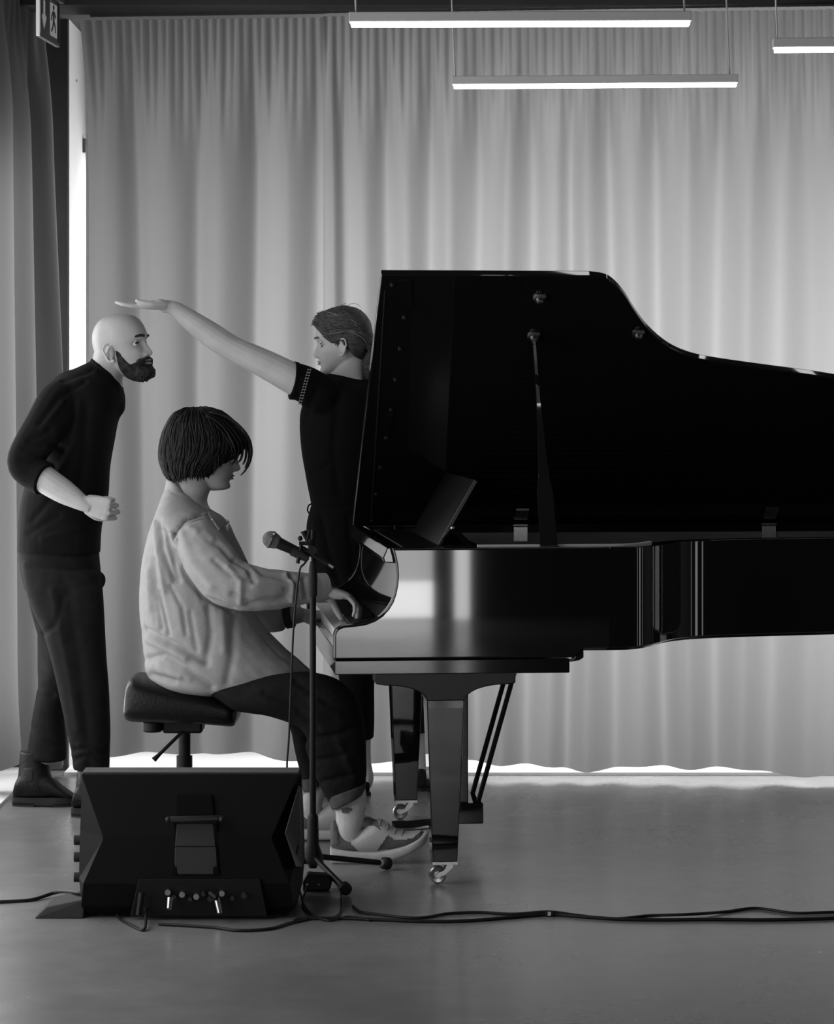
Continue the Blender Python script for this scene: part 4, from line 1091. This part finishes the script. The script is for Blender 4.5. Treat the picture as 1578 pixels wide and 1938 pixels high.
def boot(sh, ft, sole_px, d, w, root):
    b = fuse([loft(sh, pw=2.2), loft(ft, pw=2.4)], .004, 5)
    o = link('boot', b, 'boot', root, smooth=180)
    V = [W(x, y, d) for x, y in sole_px]
    x0, x1 = V[0].x, V[1].x
    out = []
    for k in range(28):
        a = 2*PI*k/28; c, s_ = math.cos(a), math.sin(a)
        xx = (x0+x1)/2 + (x1-x0)/2 * math.copysign(abs(c)**.8, c)
        ww = w * (1.0 if c > 0 else .78) * math.copysign(abs(s_)**.8, s_)
        out.append((xx, d + ww))
    link('sole', MB().prism(out, 'z', .006, .032), 'boot_sole', o, smooth=40)
    hx = x0 + (x1 - x0) * .38
    link('heel', MB().prism([p for p in out if p[0] < hx], 'z', 0, .013), 'boot_sole', o, smooth=40)
    link('forefoot_sole', MB().prism([p for p in out if p[0] > x0 + (x1-x0)*.52], 'z', 0, .013), 'boot_sole', o, smooth=40)
    return o
bd = 9.60
o = boot([(38,1420,92,1425,fl_-.03,.05),(36,1450,95,1452,bd+.02,.048),(33,1480,100,1485,bd,.045),(28,1505,110,1505,bd,.042)],
     [(27,1488,25,1508,bd,.028),(36,1470,34,1510,bd,.038),(62,1462,62,1510,bd,.042),(95,1468,95,1510,bd,.044),(118,1487,117,1510,bd,.047),(135,1500,134,1511,bd,.044),(143,1506,142,1511,bd,.030)], [(23, 1515), (147, 1515)], bd, .050, man)
elp = patch(fuse([loft([(36,1450,95,1452,bd+.02,.048),(33,1480,100,1485,bd,.045),(28,1505,110,1505,bd,.042)], pw=2.2)], .004, 3), [(44,1446),(62,1446),(60,1478),(50,1480)], .003)
link('elastic_side', elp, 'soft_black', o, smooth=60)
bn = nl - .06; sx = 122
boot([(150,1430,200,1436,nl,.05),(146,1465,200,1468,bn+.02,.048),(143,1495,206,1500,bn,.045),(140,1522,216,1522,bn,.042)],
     [(138,1506,136,1526,bn,.028),(147,1488,145,1528,bn,.038),(172,1480,172,1528,bn,.042),(205,1486,205,1528,bn,.044),(228,1505,227,1528,bn,.047),(246,1518,245,1529,bn,.044),(254,1524,253,1529,bn,.030)], [(134, 1535), (258, 1535)], bn, .050, man)
for x0_, y0_, x1_, y1_ in ((36, 1438, 30, 1448),): pass

# ------------------------------------------------------------------ the woman behind the piano
wdp = 9.92
hw = Head(W(646, 647, wdp), (-math.cos(math.radians(4)), math.sin(math.radians(4)), -.10), (-.06, 0, 1), .985, nose=.92, wide=.95, jaw=.90)
ad = 9.74
torso_w = [(624,706,702,722,wdp,.068),(608,712,714,730,wdp,.11),(594,724,722,745,wdp,.165),(577,752,726,768,wdp,.185),(567,790,722,800,wdp,.175),(570,850,716,850,wdp,.16),(578,900,706,900,wdp,.145),(587,948,694,948,wdp,.135),(590,975,694,975,wdp,.14)]
skirt_w = [(588,955,694,955,wdp,.14),(580,995,698,995,wdp,.165),(585,1040,704,1040,wdp,.18),(600,1090,712,1090,wdp,.19),(622,1140,735,1140,wdp,.19),(640,1190,770,1190,wdp,.18)]
leg_w1 = [(625,1120,720,1120,wdp-.08,.10),(632,1200,712,1200,wdp-.08,.10),(640,1280,708,1280,wdp-.08,.10),(646,1340,708,1340,wdp-.08,.10),(648,1396,707,1396,wdp-.08,.105)]
leg_w2 = [(690,1130,770,1130,wdp+.08,.10),(715,1200,785,1200,wdp+.08,.10),(738,1280,798,1280,wdp+.08,.10),(746,1340,804,1340,wdp+.08,.10),(748,1386,807,1386,wdp+.08,.105)]
upper = [W(615,744,9.80), W(565,722,9.75), W(500,688,9.73), W(446,665,9.72)]
lower = [W(446,665,9.72), W(442,661,9.72), W(400,634,9.71), W(358,604,9.70), W(330,584,9.69), W(305,579,9.69)]
hand_w = hand_mb(W(322,580,9.69), (-1, 0, .04), (.0, .12, -1), 1, [(.06,.06,.06),(.03,.10,.10),(.0,.12,.10),(-.02,.14,.12)], [(.85,.42,-.05),(.96,.05,-.12),(.95,-.05,-.25)], .98, .08, .98)
for m in hand_w: pass
other = limb([W(690,745,10.04), W(714,810,10.10), W(722,880,10.12), W(720,950,10.11), W(719,990,10.11)], [.05, .042, .040, .028, .020])
hand_o = hand_mb(W(719,980,10.11), (-.05, 0, -1), (.05, 1, 0), -1, [(.25,.35,.25)]*4, [(.85,.40,-.20),(.95,.12,-.25),(.95,.0,-.25)], .95, .06)
neck_w = loft([(612,722,700,735,wdp,.08),(626,706,690,722,wdp,.055),(632,690,688,704,wdp,.052),(640,668,690,680,wdp,.052)], sub=4)
body_w = [hw.mb(), neck_w, loft(torso_w[1:], scale=.86), loft(skirt_w, scale=.8), loft(leg_w1, scale=.55), loft(leg_w2, scale=.55), limb(upper[:-1] + lower[1:], [.06, .058, .051, .046, .045, .036, .026, .023, .018]), other,
          limb([W(680,1380,wdp-.08), W(684,1440,wdp-.08), W(690,1480,wdp-.08), W(660,1497,wdp-.08)], [.042, .035, .03, .028]), limb([W(788,1370,wdp+.08), W(794,1430,wdp+.08), W(798,1470,wdp+.08), W(770,1484,wdp+.08)], [.042, .035, .03, .028])] + hand_w + hand_o + hw.ears(1.0, -.008)
woman = person(fuse(body_w, .0028, 3), 'skin_f', (W(720, 1500, wdp).x, wdp, 0), 'person with pinned-back hair and black top behind the piano, arm stretched out to the left')
hw.face_parts(woman, .35, gaze=(0, .8, -.6))
link('eyelid', fuse(hw.lids, .0012, 3), 'skin_f', woman, smooth=180)
link('eyebrows', hw.shell(brow_mask(.018, .0042), .0032, .3, 8), 'hair_brown', woman, smooth=180)
hw.lips(woman, 'lip_w', .72)
def whair(x, y, z):
    # hairline: high on the forehead, sweeping down to the top of the ear and round to the nape
    zl = interp([(.10, .062), (.085, .058), (.070, .040), (.05, .012), (.03, -.006), (.012, -.004), (-.02, -.006), (-.035, -.045), (-.06, -.075), (-.11, -.085)], y)
    return (z - zl) / .012
hair_m = hw.shell(whair, .016, .12, 9)
hb_ = MB().join(hair_m)
bun = [MB().ball(hw.to(0, -.105, -.062), (.036, .040, .042), 20, 14)]
rnd = random.Random(5)
st = MB(); lt = MB()
def on_head(hdx, ang, z, off):
    """a point on the head surface at height z, ang from the front"""
    yf, yb, w = smoothtab(FRONT, z), smoothtab(BACK, z), smoothtab(WIDE, z)
    ym = yf*.3 + yb*.7; ca, sa = math.cos(ang), math.sin(ang)
    R = (yf - ym) if ca > 0 else (ym - yb)
    return Vector(((w + off) * sa, ym + (R + off) * ca, z + (off * max(0, z) / .1)))
for k in range(150):
    sg = rnd.choice((-1, 1)) if k % 3 else -1
    a0 = rnd.uniform(.05, 1.35); z0_ = rnd.uniform(.06, .112) if a0 < .8 else rnd.uniform(.02, .10)
    if a0 < .6: z0_ = rnd.uniform(.058, .1)
    pts = []
    zend = rnd.uniform(-.055, .0)
    for j in range(9):
        t = j / 8; ang = a0 + (2.95 - a0) * t; z = z0_ + (zend - z0_) * t ** 1.4 + .02 * math.sin(PI * t) * (1 if z0_ < .09 else .3)
        z = min(z, .108)
        pts.append(hw.M @ (on_head(hw, ang * sg, z, .0165 + .003 * rnd.random())))
    (lt if k % 11 == 0 else st).tube(pts, [.0008] + [rnd.uniform(.0013, .0028)] * 7 + [.001], n=6, sub=2)
for k in range(40):
    c0 = Vector((rnd.uniform(-.02, .02), -.100 + rnd.uniform(-.02, .02), -.05 + rnd.uniform(-.02, .03)))
    a = rnd.uniform(0, 6.28); pts = []
    for j in range(7):
        q = a + j * .55
        pts.append(hw.M @ Vector((.035 * math.sin(q) * .9, -.105 + .039 * math.cos(q), -.062 + rnd.uniform(-.004, .004) + .034 * math.sin(k) )))
    st.tube(pts, .0024, n=6, sub=2)
for k in range(10):    # a loose lock falling in front of the ear and stray hairs at the nape
    sg = -1
    o_ = rnd.uniform(-.006, .006)
    pts = [hw.M @ on_head(hw, sg * (.75 + o_*10), .06, .015), hw.M @ on_head(hw, sg * (1.0 + o_*12), .03, .016), hw.M @ on_head(hw, sg * (1.15 + o_*14), .0, .012), hw.M @ on_head(hw, sg * (1.3 + o_*16), -.018 + o_, .006)]
    st.tube(pts, [.001, .0018, .0016, .0005], n=6, sub=4)
for k in range(70):    # locks gathered towards the nape
    x_ = rnd.uniform(-.04, .04); q = rnd.uniform(-.01, .01)
    st.tube([hw.to(x_*1.5, -.095 + q, -.02), hw.to(x_*1.3, -.118 + q, -.06), hw.to(x_, -.120 + q*2, -.11), hw.to(x_*.8 + q, -.095 + q*2, -.160 + q)], [.002, .003, .003, .0008], n=6, sub=4)
for pts in ([(652,584),(664,575),(676,576),(684,583)], [(640,588),(645,578),(655,574)], [(676,590),(690,600),(702,622)]):
    st.tube([W(x, y, wdp - .02) for x, y in pts], [.0007, .0008, .0008, .0004][:len(pts)], n=5, sub=5)
nape = fuse([MB().ball(hw.to(0, -.092, -.088), (.036, .036, .052), 16, 10), MB().ball(hw.to(0, -.090, -.125), (.030, .030, .036), 16, 10)] + bun, .004, 3)
ho = link('hair', MB().join(hb_, nape, st), 'hair_brown', woman, smooth=180); ho['label'] = 'brown hair pinned back into a low bun'
link('light_strands', lt, 'hair_light', ho, smooth=180)
top_w = fuse([loft(torso_w), limb([W(640,757,9.84), W(606,746,9.78), W(580,728,9.755), W(555,720,9.745)], [.080, .076, .068, .066]), limb([W(690,745,10.02), W(714,800,10.06)], [.075, .06])], .005, 4)
creases(top_w, [(-.8, 7, (600,740), (585,770), (575,800)), (-.6, 9, (640,760), (630,850), (640,930)), (-.6, 7, (590,900), (620,880))], .010, 7, .004, 7)
link('top', top_w, 'black_knit', woman, smooth=180)['label'] = 'short-sleeved black top'
cu = limb([W(560,721,9.747), W(553,720,9.744)], [.0675, .0685], n=28, sub=1)
link('sleeve_hem', cu, 'black_knit', woman, smooth=40)
bd_ = MB()
for k in range(13):
    y = 698 + k * 5.4; x = 583 - k * 1.5
    for q in (0, 5.5):
        bd_.tube([W(x + q, y, 9.683 - .012 * math.sin(PI*(k+1)/14)), W(x + q - 1, y + 3.2, 9.683 - .012 * math.sin(PI*(k+1)/14))], .0016, n=6)
    bd_.tube([W(x, y + 1, 9.684 - .012 * math.sin(PI*(k+1)/14)), W(x + 5, y + 2.5, 9.684 - .012 * math.sin(PI*(k+1)/14))], .0012, n=6)
link('sleeve_embroidery', bd_, 'trim_thread', woman)['label'] = 'pale ladder-stitch trim on the sleeve'
sk = fuse([loft(skirt_w), loft(leg_w1), loft(leg_w2)], .006, 5)
creases(sk, [(-.9, 6, (607,975), (620,1040), (645,1110)), (.7, 6, (596,990), (604,1040), (622,1085)), (-.7, 8, (660,980), (668,1080))], .012, 7, .005, 7)
link('wide_trousers', sk, 'culotte', woman, smooth=180)['label'] = 'wide cropped black trousers'
for pts in ([(592,952),(584,957),(582,966),(587,973),(594,975)],):
    link('tie_belt', MB().tube([W(x, y, wdp - .03) for x, y in pts], .0028, n=8, sub=5), 'culotte', woman)
for q, (hx, d) in enumerate(((692, wdp-.08),)):
    fy_ = HY + HC * F / d
    sh = fuse([loft([(hx+9, fy_-34, hx+7, fy_-4, d, .024), (hx, fy_-40, hx, fy_-3, d, .032), (hx-25, fy_-28, hx-25, fy_-3, d, .037), (hx-55, fy_-24, hx-55, fy_-3, d, .042), (hx-85, fy_-18, hx-85, fy_-3, d, .040), (hx-102, fy_-12, hx-102, fy_-4, d, .022)])], .004, 3)
    so = link('shoe', sh, 'soft_black', woman, smooth=180)
    x1_, x0_ = W(hx+10, fy_, d).x, W(hx-104, fy_, d).x
    out = [((x0_+x1_)/2 + (x1_-x0_)/2*math.copysign(abs(math.cos(a))**.8, math.cos(a)), d + .043*(.75 if math.cos(a) > 0 else 1)*math.copysign(abs(math.sin(a))**.8, math.sin(a))) for a in [2*PI*k/26 for k in range(26)]]
    link('sole', MB().prism(out, 'z', 0, .012), 'rubber', so, smooth=40)

tx = W(797, 0, wdp+.08).x; ty = wdp + .04
def fr_(y, z0, z1, w): return [Vector((tx + w*math.cos(2*PI*k/20), ty + y, (z0+z1)/2 + (z1-z0)/2*math.sin(2*PI*k/20))) for k in range(20)]
so = link('shoe', fuse([MB().rings([fr_(-.01, .01, .075, .024), fr_(.03, .008, .085, .033), fr_(.09, .008, .065, .037), fr_(.16, .008, .05, .042), fr_(.21, .008, .04, .038), fr_(.245, .01, .03, .02)])], .004, 3), 'soft_black', woman, smooth=180)
link('sole', MB().prism([(tx + .042*math.cos(2*PI*k/26), ty + .117 + .135*math.sin(2*PI*k/26)) for k in range(26)], 'z', 0, .012), 'rubber', so, smooth=40)

# ------------------------------------------------------------------ the pianist
pd = 8.64
hp = Head(W(393, 850, pd), (math.cos(math.radians(13)), math.sin(math.radians(13)), -math.tan(math.radians(11))), (.12, 0, 1), 1.04, nose=1.0, chin=.001)
torso_p = [(318,916,378,950,pd,.070),(303,945,398,968,pd,.125),(292,978,422,985,pd,.185),(280,1015,430,1015,pd,.205),(269,1060,438,1060,pd,.200),(264,1110,452,1112,pd,.190),(266,1160,482,1160,pd,.190),(270,1205,514,1203,pd,.195),(274,1245,546,1232,pd,.205),(279,1275,575,1256,pd,.212),(296,1300,588,1272,pd,.205),(360,1311,560,1285,pd,.19),(430,1312,480,1300,pd,.15)]
ps = 8.41
arm_r = [W(368,1012,8.46), W(398,1062,8.41), W(432,1100,8.38), W(470,1113,8.37), W(520,1116,8.39), W(565,1114,8.42), W(600,1112,8.45), W(614,1110,8.46)]
arm_r_r = [.078, .084, .080, .072, .062, .052, .044, .040]
arm_l = [W(392,1010,8.84), W(430,1085,8.90), W(470,1140,8.92), W(505,1165,8.92), W(538,1168,8.91)]
hand_r = hand_mb(W(606,1112,8.46), (.93, .06, -.30), (.36, .10, .93), -1, [(.55,.65,.45),(.60,.70,.45),(.58,.70,.45),(.55,.65,.4)], [(.75,.30,-.55),(.72,-.05,-.70),(.70,-.10,-.65)], 1.0, .12)
hand_l = hand_mb(W(568,1161,8.90), (.96, .05, -.10), (.10, -.1, .98), 1, [(.30,.55,.45),(.35,.6,.45),(.35,.6,.45),(.3,.55,.4)], [(.75,.5,-.30),(.85,.15,-.45),(.85,.05,-.4)], 1.0, .12)
fore_r = limb([W(470,1113,8.37), W(540,1114,8.40), W(590,1113,8.45), W(612,1112,8.46)], [.045, .042, .033, .028])
fore_l = limb([W(490,1160,8.92), W(535,1166,8.91), W(562,1163,8.90), W(572,1161,8.90)], [.044, .036, .030, .029])
neck_p = loft([(318,945,405,975,pd,.085),(324,925,392,950,pd,.066),(326,900,398,925,pd,.060),(335,870,402,895,pd,.058)], sub=4)
thigh_r = [(360,1285,362,1305,8.54,.04),(400,1285,405,1318,8.53,.075),(440,1288,450,1345,8.51,.098),(505,1280,512,1355,8.47,.10),(570,1272,560,1372,8.46,.096),(630,1282,580,1395,8.45,.092),(672,1315,577,1412,8.45,.088),(688,1360,582,1432,8.45,.084),(694,1410,590,1455,8.45,.080),(695,1455,604,1485,8.45,.074),(692,1480,618,1510,8.45,.072),(690,1496,626,1526,8.45,.070)]
thigh_l = [(360,1285,362,1305,8.74,.04),(410,1280,412,1318,8.78,.08),(480,1276,480,1345,8.82,.098),(550,1270,540,1358,8.84,.094),(610,1284,548,1374,8.85,.088),(640,1320,552,1390,8.86,.082),(636,1370,556,1412,8.86,.076),(626,1420,562,1440,8.87,.070),(615,1456,570,1468,8.87,.064),(608,1484,574,1494,8.87,.060)]
shin_r = limb([W(640,1350,8.45), W(660,1470,8.45), W(664,1530,8.44), W(662,1580,8.44), W(740,1600,8.44)], [.06, .048, .038, .040, .035])
shin_l = limb([W(600,1340,8.86), W(592,1450,8.87), W(588,1520,8.87), W(590,1545,8.87), W(640,1565,8.87)], [.06, .045, .036, .038, .032])
body_p = [hp.mb(), neck_p, loft(torso_p[1:-2], scale=.84), loft(thigh_r[:-2], scale=.74), loft(thigh_l[:-2], scale=.74), shin_r, shin_l, limb(arm_r[:4], [.055, .056, .05, .046]), limb(arm_l, [.055, .05, .046, .042, .038]), fore_r, fore_l] + hand_r + hand_l + hp.ears(.5, -.004)
pianist = person(fuse(body_p, .0028, 3), 'skin_p', (W(480, 1600, 8.6).x, 8.6, 0), 'seated pianist with dark bobbed hair and pale shirt, hands on the keys')
hp.face_parts(pianist, .5, gaze=(0, .8, -.5))
link('eyelid', fuse(hp.lids, .0012, 3), 'skin_p', pianist, smooth=180)
link('eyebrows', hp.shell(brow_mask(.018, .0032), .002, .5, 8), 'hair_dark', pianist, smooth=180)
hp.lips(pianist, 'lip_p', .7)
hv = [(352,772,392,770,pd,.035),(332,782,420,780,pd,.072),(318,800,440,797,pd,.092),(308,822,456,818,pd,.103),(303,845,464,838,pd,.108),(302,865,456,856,pd,.109),(306,882,432,872,pd,.106),(312,896,418,886,pd,.101),(320,906,405,898,pd,.093)]
hb0 = loft(hv, n=40, sub=6, pw=2.1)
hbase = fuse([hb0], .004, 4)
V, N = normals(hbase)
for i, p in enumerate(V):
    a = math.atan2(p[1] - pd, p[0] - W(385, 0, pd).x)
    hbase.v[i] = Vector(p) + Vector(N[i]) * (.004 * mnoise.noise(Vector((math.cos(a)*9, math.sin(a)*9, p[2]*2.5))) + .002 * mnoise.noise(Vector((math.cos(a)*26, math.sin(a)*26, p[2]*3))))
lk = MB(); rnd = random.Random(21)
R = hb0.R; nR = len(R)
for k in range(520):
    a = rnd.uniform(0, 40); j0 = int(rnd.uniform(0, 12)); j1 = int(rnd.uniform(nR*.72, nR - 1)) if rnd.random() < .8 else nR - 1
    pts = []; drift = rnd.uniform(-2.2, 2.2)
    fx_ = math.cos(2*PI*(a/40))
    for q in range(8):
        t = q / 7; j = j0 + (j1 - j0) * t; i0 = int(j)
        aa = a + drift * t; ia = int(math.floor(aa)); ta = aa - ia
        r0 = R[i0][ia % 40].lerp(R[i0][(ia+1) % 40], ta); r1 = R[min(i0+1, nR-1)][ia % 40].lerp(R[min(i0+1, nR-1)][(ia+1) % 40], ta)
        p = r0.lerp(r1, j - i0)
        c = Vector((W(385, 840, pd).x, pd, W(385, 840, pd).z)); n_ = (p - c).normalized()
        pts.append(p + n_ * rnd.uniform(-.0010, .0030))
    if j1 > nR - 8:
        e = pts[-1].copy(); e.z -= rnd.uniform(.004, .016); e += Vector(((W(370,0,pd).x - e.x) * .06, 0, 0)); pts.append(e)
    rr = rnd.uniform(.0013, .0034)
    lk.tube(pts, [rr*.5] + [rr] * (len(pts) - 2) + [rr * .2], n=6, sub=2)
# fringe falling over the eye
for pts in ([(398,780),(432,790),(462,815),(474,838),(476,860),(470,882),(456,900)], [(396,780),(432,794),(460,820),(470,842),(471,866),(464,886)], [(394,781),(428,797),(455,822),(465,845),(464,868),(458,880)], [(392,783),(426,800),(450,828),(458,850),(455,868),(447,878)], [(390,784),(422,802),(446,832),(452,852),(447,868),(438,880)], [(390,786),(420,804),(440,836),(446,856),(440,868)], [(388,788),(414,808),(436,840),(440,860),(430,872)],
            [(400,779),(440,796),(466,822),(475,846),(473,872),(462,894)], [(408,830),(420,852),(424,868),(418,886)], [(402,835),(412,858),(414,876),(408,892)], [(396,840),(406,862),(408,880),(402,900)]):
    for q in range(6):
        jx, jd = rnd.uniform(-2.5, 2.5), rnd.uniform(-.09, .03)
        lk.tube([W(x + jx * (.5 + .5*i/len(pts)), y + rnd.uniform(-1, 1), pd - .035 + jd * (.4 + .6 * (1 - abs(i - 2) / 4))) for i, (x, y) in enumerate(pts)], [.0028] + [.0024] * (len(pts) - 3) + [.0015, .0004], n=6, sub=4)
link('hair', MB().join(hbase, lk), 'hair_dark', pianist, smooth=180)['label'] = 'dark chin-length bob covering ears and eye'
sh_parts = [loft(torso_p), limb(arm_r, arm_r_r, n=20), limb(arm_l, [.080, .076, .066, .056, .042]), loft([(318,912,372,944,pd,.072),(312,925,385,955,pd,.085)], sub=3)]
shp = fuse(sh_parts, .0055, 5)
creases(shp, [
 (-1, 5, (330,1008), (332,1045), (352,1090), (385,1130), (440,1155)), (.5, 8, (345,1010), (360,1060), (400,1110)), (-.8, 4, (331,1010), (350,985), (380,975)),
 (-1, 5, (300,985), (306,1040), (330,1100)), (.6, 5, (292,990), (298,1050), (310,1120)), (-.9, 5, (312,1000), (328,1060), (338,1100)), (-.8, 6, (290,1060), (294,1140), (304,1190)), (.6, 7, (280,1080), (285,1150)),
 (-1.1, 6, (275,1192), (300,1205), (345,1225), (390,1255)), (.9, 7, (280,1210), (310,1225), (350,1245)), (-1, 6, (276,1248), (310,1240), (350,1262), (400,1300)), (.8, 7, (290,1262), (340,1280)), (-.8, 6, (285,1278), (330,1290)),
 (-.7, 7, (395,1150), (400,1200), (390,1250)), (.5, 8, (420,1160), (425,1230)), (-.6, 8, (445,1165), (440,1240), (430,1290)),
 (-.9, 5, (445,1060), (470,1075), (480,1100)), (.7, 6, (430,1075), (455,1100), (455,1140)), (-.9, 5, (480,1070), (500,1085), (545,1095)), (-.7, 6, (440,1125), (480,1140), (540,1130)), (.6, 6, (480,1110), (530,1115)), (-.9, 4, (548,1087), (562,1105), (560,1135)), (.7, 4, (541,1086), (554,1105), (552,1138)), (-.6, 5, (575,1095), (580,1130)),
 (-.6, 6, (380,1010), (420,1035), (440,1060)), (.6, 7, (360,1000), (400,1020)), (-.6, 5, (500,1200), (530,1240), (575,1265)), (-.7, 4, (300,1120), (312,1170), (318,1200)), (.5, 4, (292,1130), (300,1185)), (-.6, 4, (322,1110), (345,1150), (352,1200)), (-.5, 5, (360,1160), (372,1230)), (-.6, 4, (405,1060), (440,1090), (470,1095)), (-.5, 4, (470,1145), (515,1142), (550,1132)), (.4, 5, (300,1255), (360,1285))], .011, 7, .0042, 11)
so = link('shirt', shp, 'shirt', pianist, smooth=180); so['label'] = 'loose pale button shirt with a back yoke'
yk = patch(shp, [(318,930),(296,985),(300,996),(328,1010),(338,1000),(352,984),(398,972),(385,955),(350,950)], .0022)
link('back_yoke', yk, 'shirt', so, smooth=60)
clr = loft([(314,910,330,912,pd,.050),(312,930,330,938,pd,.056)], sub=2)
nc = [(316, 911, 374, 946), (312, 930, 384, 958)]
link('collar', fuse([loft([(315,905,346,917,pd,.066),(314,914,358,930,pd,.070),(310,930,378,952,pd,.078)], sub=3)], .004, 2), 'shirt', so, smooth=180)
link('collar_point', patch(shp, [(388,950),(430,955),(432,988),(414,1004),(394,976)], .005), 'shirt', so, smooth=60)
cl = MB().prism([(404,944),(416,952),(424,985),(416,1000),(398,968)], 'y', 0, 1)
v = [W(x, y, pd - .05 + (.02 if i in (2, 3) else 0)) for i, (x, y) in enumerate([(402,946),(414,952),(425,985),(417,998),(392,968)])]
n_ = len(v); cb_ = MB().add(v + [p + Vector((.004, .10, 0)) for p in v], [tuple(range(n_)), tuple(range(n_, 2*n_))[::-1]] + [(i, (i+1) % n_, n_ + (i+1) % n_, n_ + i) for i in range(n_)])
cr = limb([W(598,1112,8.448), W(617,1110,8.462)], [.0445, .042], n=20, sub=1)
link('sleeve_cuff', cr, 'shirt', so, smooth=40)
wb = limb([W(541,1167,8.905), W(554,1165,8.90)], [.040, .039], n=22, sub=1)
link('wristwatch_strap', wb, 'rubber', pianist, smooth=40)
tr = fuse([loft(thigh_r), loft(thigh_l)], .0055, 5)
creases(tr, [(-.8, 6, (500,1310), (560,1340), (600,1380)), (-.7, 6, (560,1290), (620,1330)), (.6, 7, (590,1330), (640,1350)), (-.8, 6, (580,1400), (640,1390), (685,1370)), (-.7, 6, (595,1440), (650,1430)), (-.7, 6, (610,1480), (670,1465)), (.6, 6, (640,1400), (670,1470))], .010, 7, .004, 8)
link('trousers', tr, 'denim', pianist, smooth=180)['label'] = 'dark jeans with rolled hems'
link('rolled_hem', fuse([loft([(693,1478,617,1506,8.45,.0755),(692,1490,623,1520,8.45,.0765),(690,1500,627,1532,8.45,.0745)], sub=3)], .004, 2), 'denim_in', pianist, smooth=180)
link('rolled_hem', fuse([loft([(612,1462,568,1474,8.87,.064),(608,1484,573,1498,8.87,.064)], sub=3)], .004, 2), 'denim_in', pianist, smooth=180)
for k, (dx, dy, d) in enumerate(((0, 0, 8.44), (-72, -42, 8.87))):
    sc_ = 8.44 / d
    def T(x, y): return (632 + dx + (x - 632) * sc_, (HY + HC * F / d) - (1633.4 - y) * sc_)
    def S(rows): return [(*T(a, b), *T(c, e), d, w) for a, b, c, e, w in rows]
    if k == 0: sck = S([(690,1490,632,1515,.050),(694,1515,634,1530,.046),(690,1545,636,1555,.043),(684,1575,636,1580,.044),(690,1600,640,1600,.040)])
    else: sck = S([(700,1500,650,1505,.046),(694,1525,646,1530,.042),(688,1550,640,1556,.042),(684,1575,636,1580,.044),(690,1600,640,1600,.040)])
    so_ = link('sock', fuse([loft(sck)], .004, 4), 'sock', pianist, smooth=180)
    if k == 0:
        emb = patch(fuse([loft(sck)], .0035, 4), [(646,1531),(662,1528),(668,1533),(656,1540),(648,1538)], .0015)
        link('sock_motif', emb, 'suede', so_, smooth=60)
    up = S([(627,1562,627,1612,.030),(633,1556,632,1614,.038),(645,1572,645,1616,.042),(668,1582,668,1616,.044),(690,1570,690,1616,.045),(708,1556,708,1616,.045),(722,1554,722,1614,.045),(745,1570,745,1611,.046),(770,1577,770,1605,.047),(792,1576,792,1597,.044),(804,1578,804,1591,.034),(809,1582,808,1588,.020)])
    if k == 1: up = S([(627,1562,627,1612,.030),(633,1556,632,1614,.038),(645,1572,645,1616,.042),(668,1582,668,1616,.044),(690,1570,690,1616,.045),(708,1560,708,1616,.045),(722,1566,722,1616,.045),(745,1578,745,1616,.046),(770,1588,770,1616,.047),(792,1596,792,1616,.044),(804,1602,804,1616,.034),(809,1608,808,1614,.020)])
    upm = fuse([loft(up, pw=2.5)], .0035, 3)
    sh = link('sneaker', upm, 'suede', pianist, smooth=180)
    tp = lambda L: [T(x, y) for x, y in L]
    link('side_panel', patch(upm, tp([(664,1590),(690,1566),(708,1566),(735,1582),(713,1612),(680,1614),(664,1600)]), .0022), 'leather_w', sh, smooth=60)
    link('heel_tab', patch(upm, tp([(622,1552),(637,1552),(640,1600),(622,1604)]), .0022), 'suede', sh, smooth=60)
    link('vamp', patch(upm, tp([(712,1548),(735,1558),(770,1574),(800,1574),(780,1590),(748,1592),(722,1576)]), .002), 'leather_w', sh, smooth=60)
    if k == 0: sl = S([(625,1602,625,1628,.040),(632,1604,632,1634,.047),(680,1609,680,1635,.050),(720,1609,720,1633,.051),(760,1600,760,1622,.053),(785,1588,785,1610,.052),(802,1577,802,1600,.044),(811,1576,810,1590,.026)])
    else: sl = S([(625,1604,625,1630,.040),(632,1606,632,1633,.047),(680,1610,680,1633,.050),(720,1610,720,1633,.051),(760,1609,760,1633,.053),(785,1608,785,1633,.052),(802,1608,802,1632,.044),(811,1612,810,1628,.026)])
    link('sole', fuse([loft(sl, pw=4)], .0035, 2), 'sole', sh, smooth=180)
    for q in range(4):
        x = 720 + q * 14; yb_ = interp([(770, 1579), (760, 1577), (745, 1572), (720, 1557)], x) + (0 if k == 0 else 8)
        pts = [W(*T(x - 2, yb_ + 8), d - .041), W(*T(x, yb_ - 1), d - .022), W(*T(x + 2, yb_ - 3), d), W(*T(x, yb_ - 1), d + .022)]
        link('lace', MB().tube(pts, .0030, n=8, sub=3), 'lace', sh)
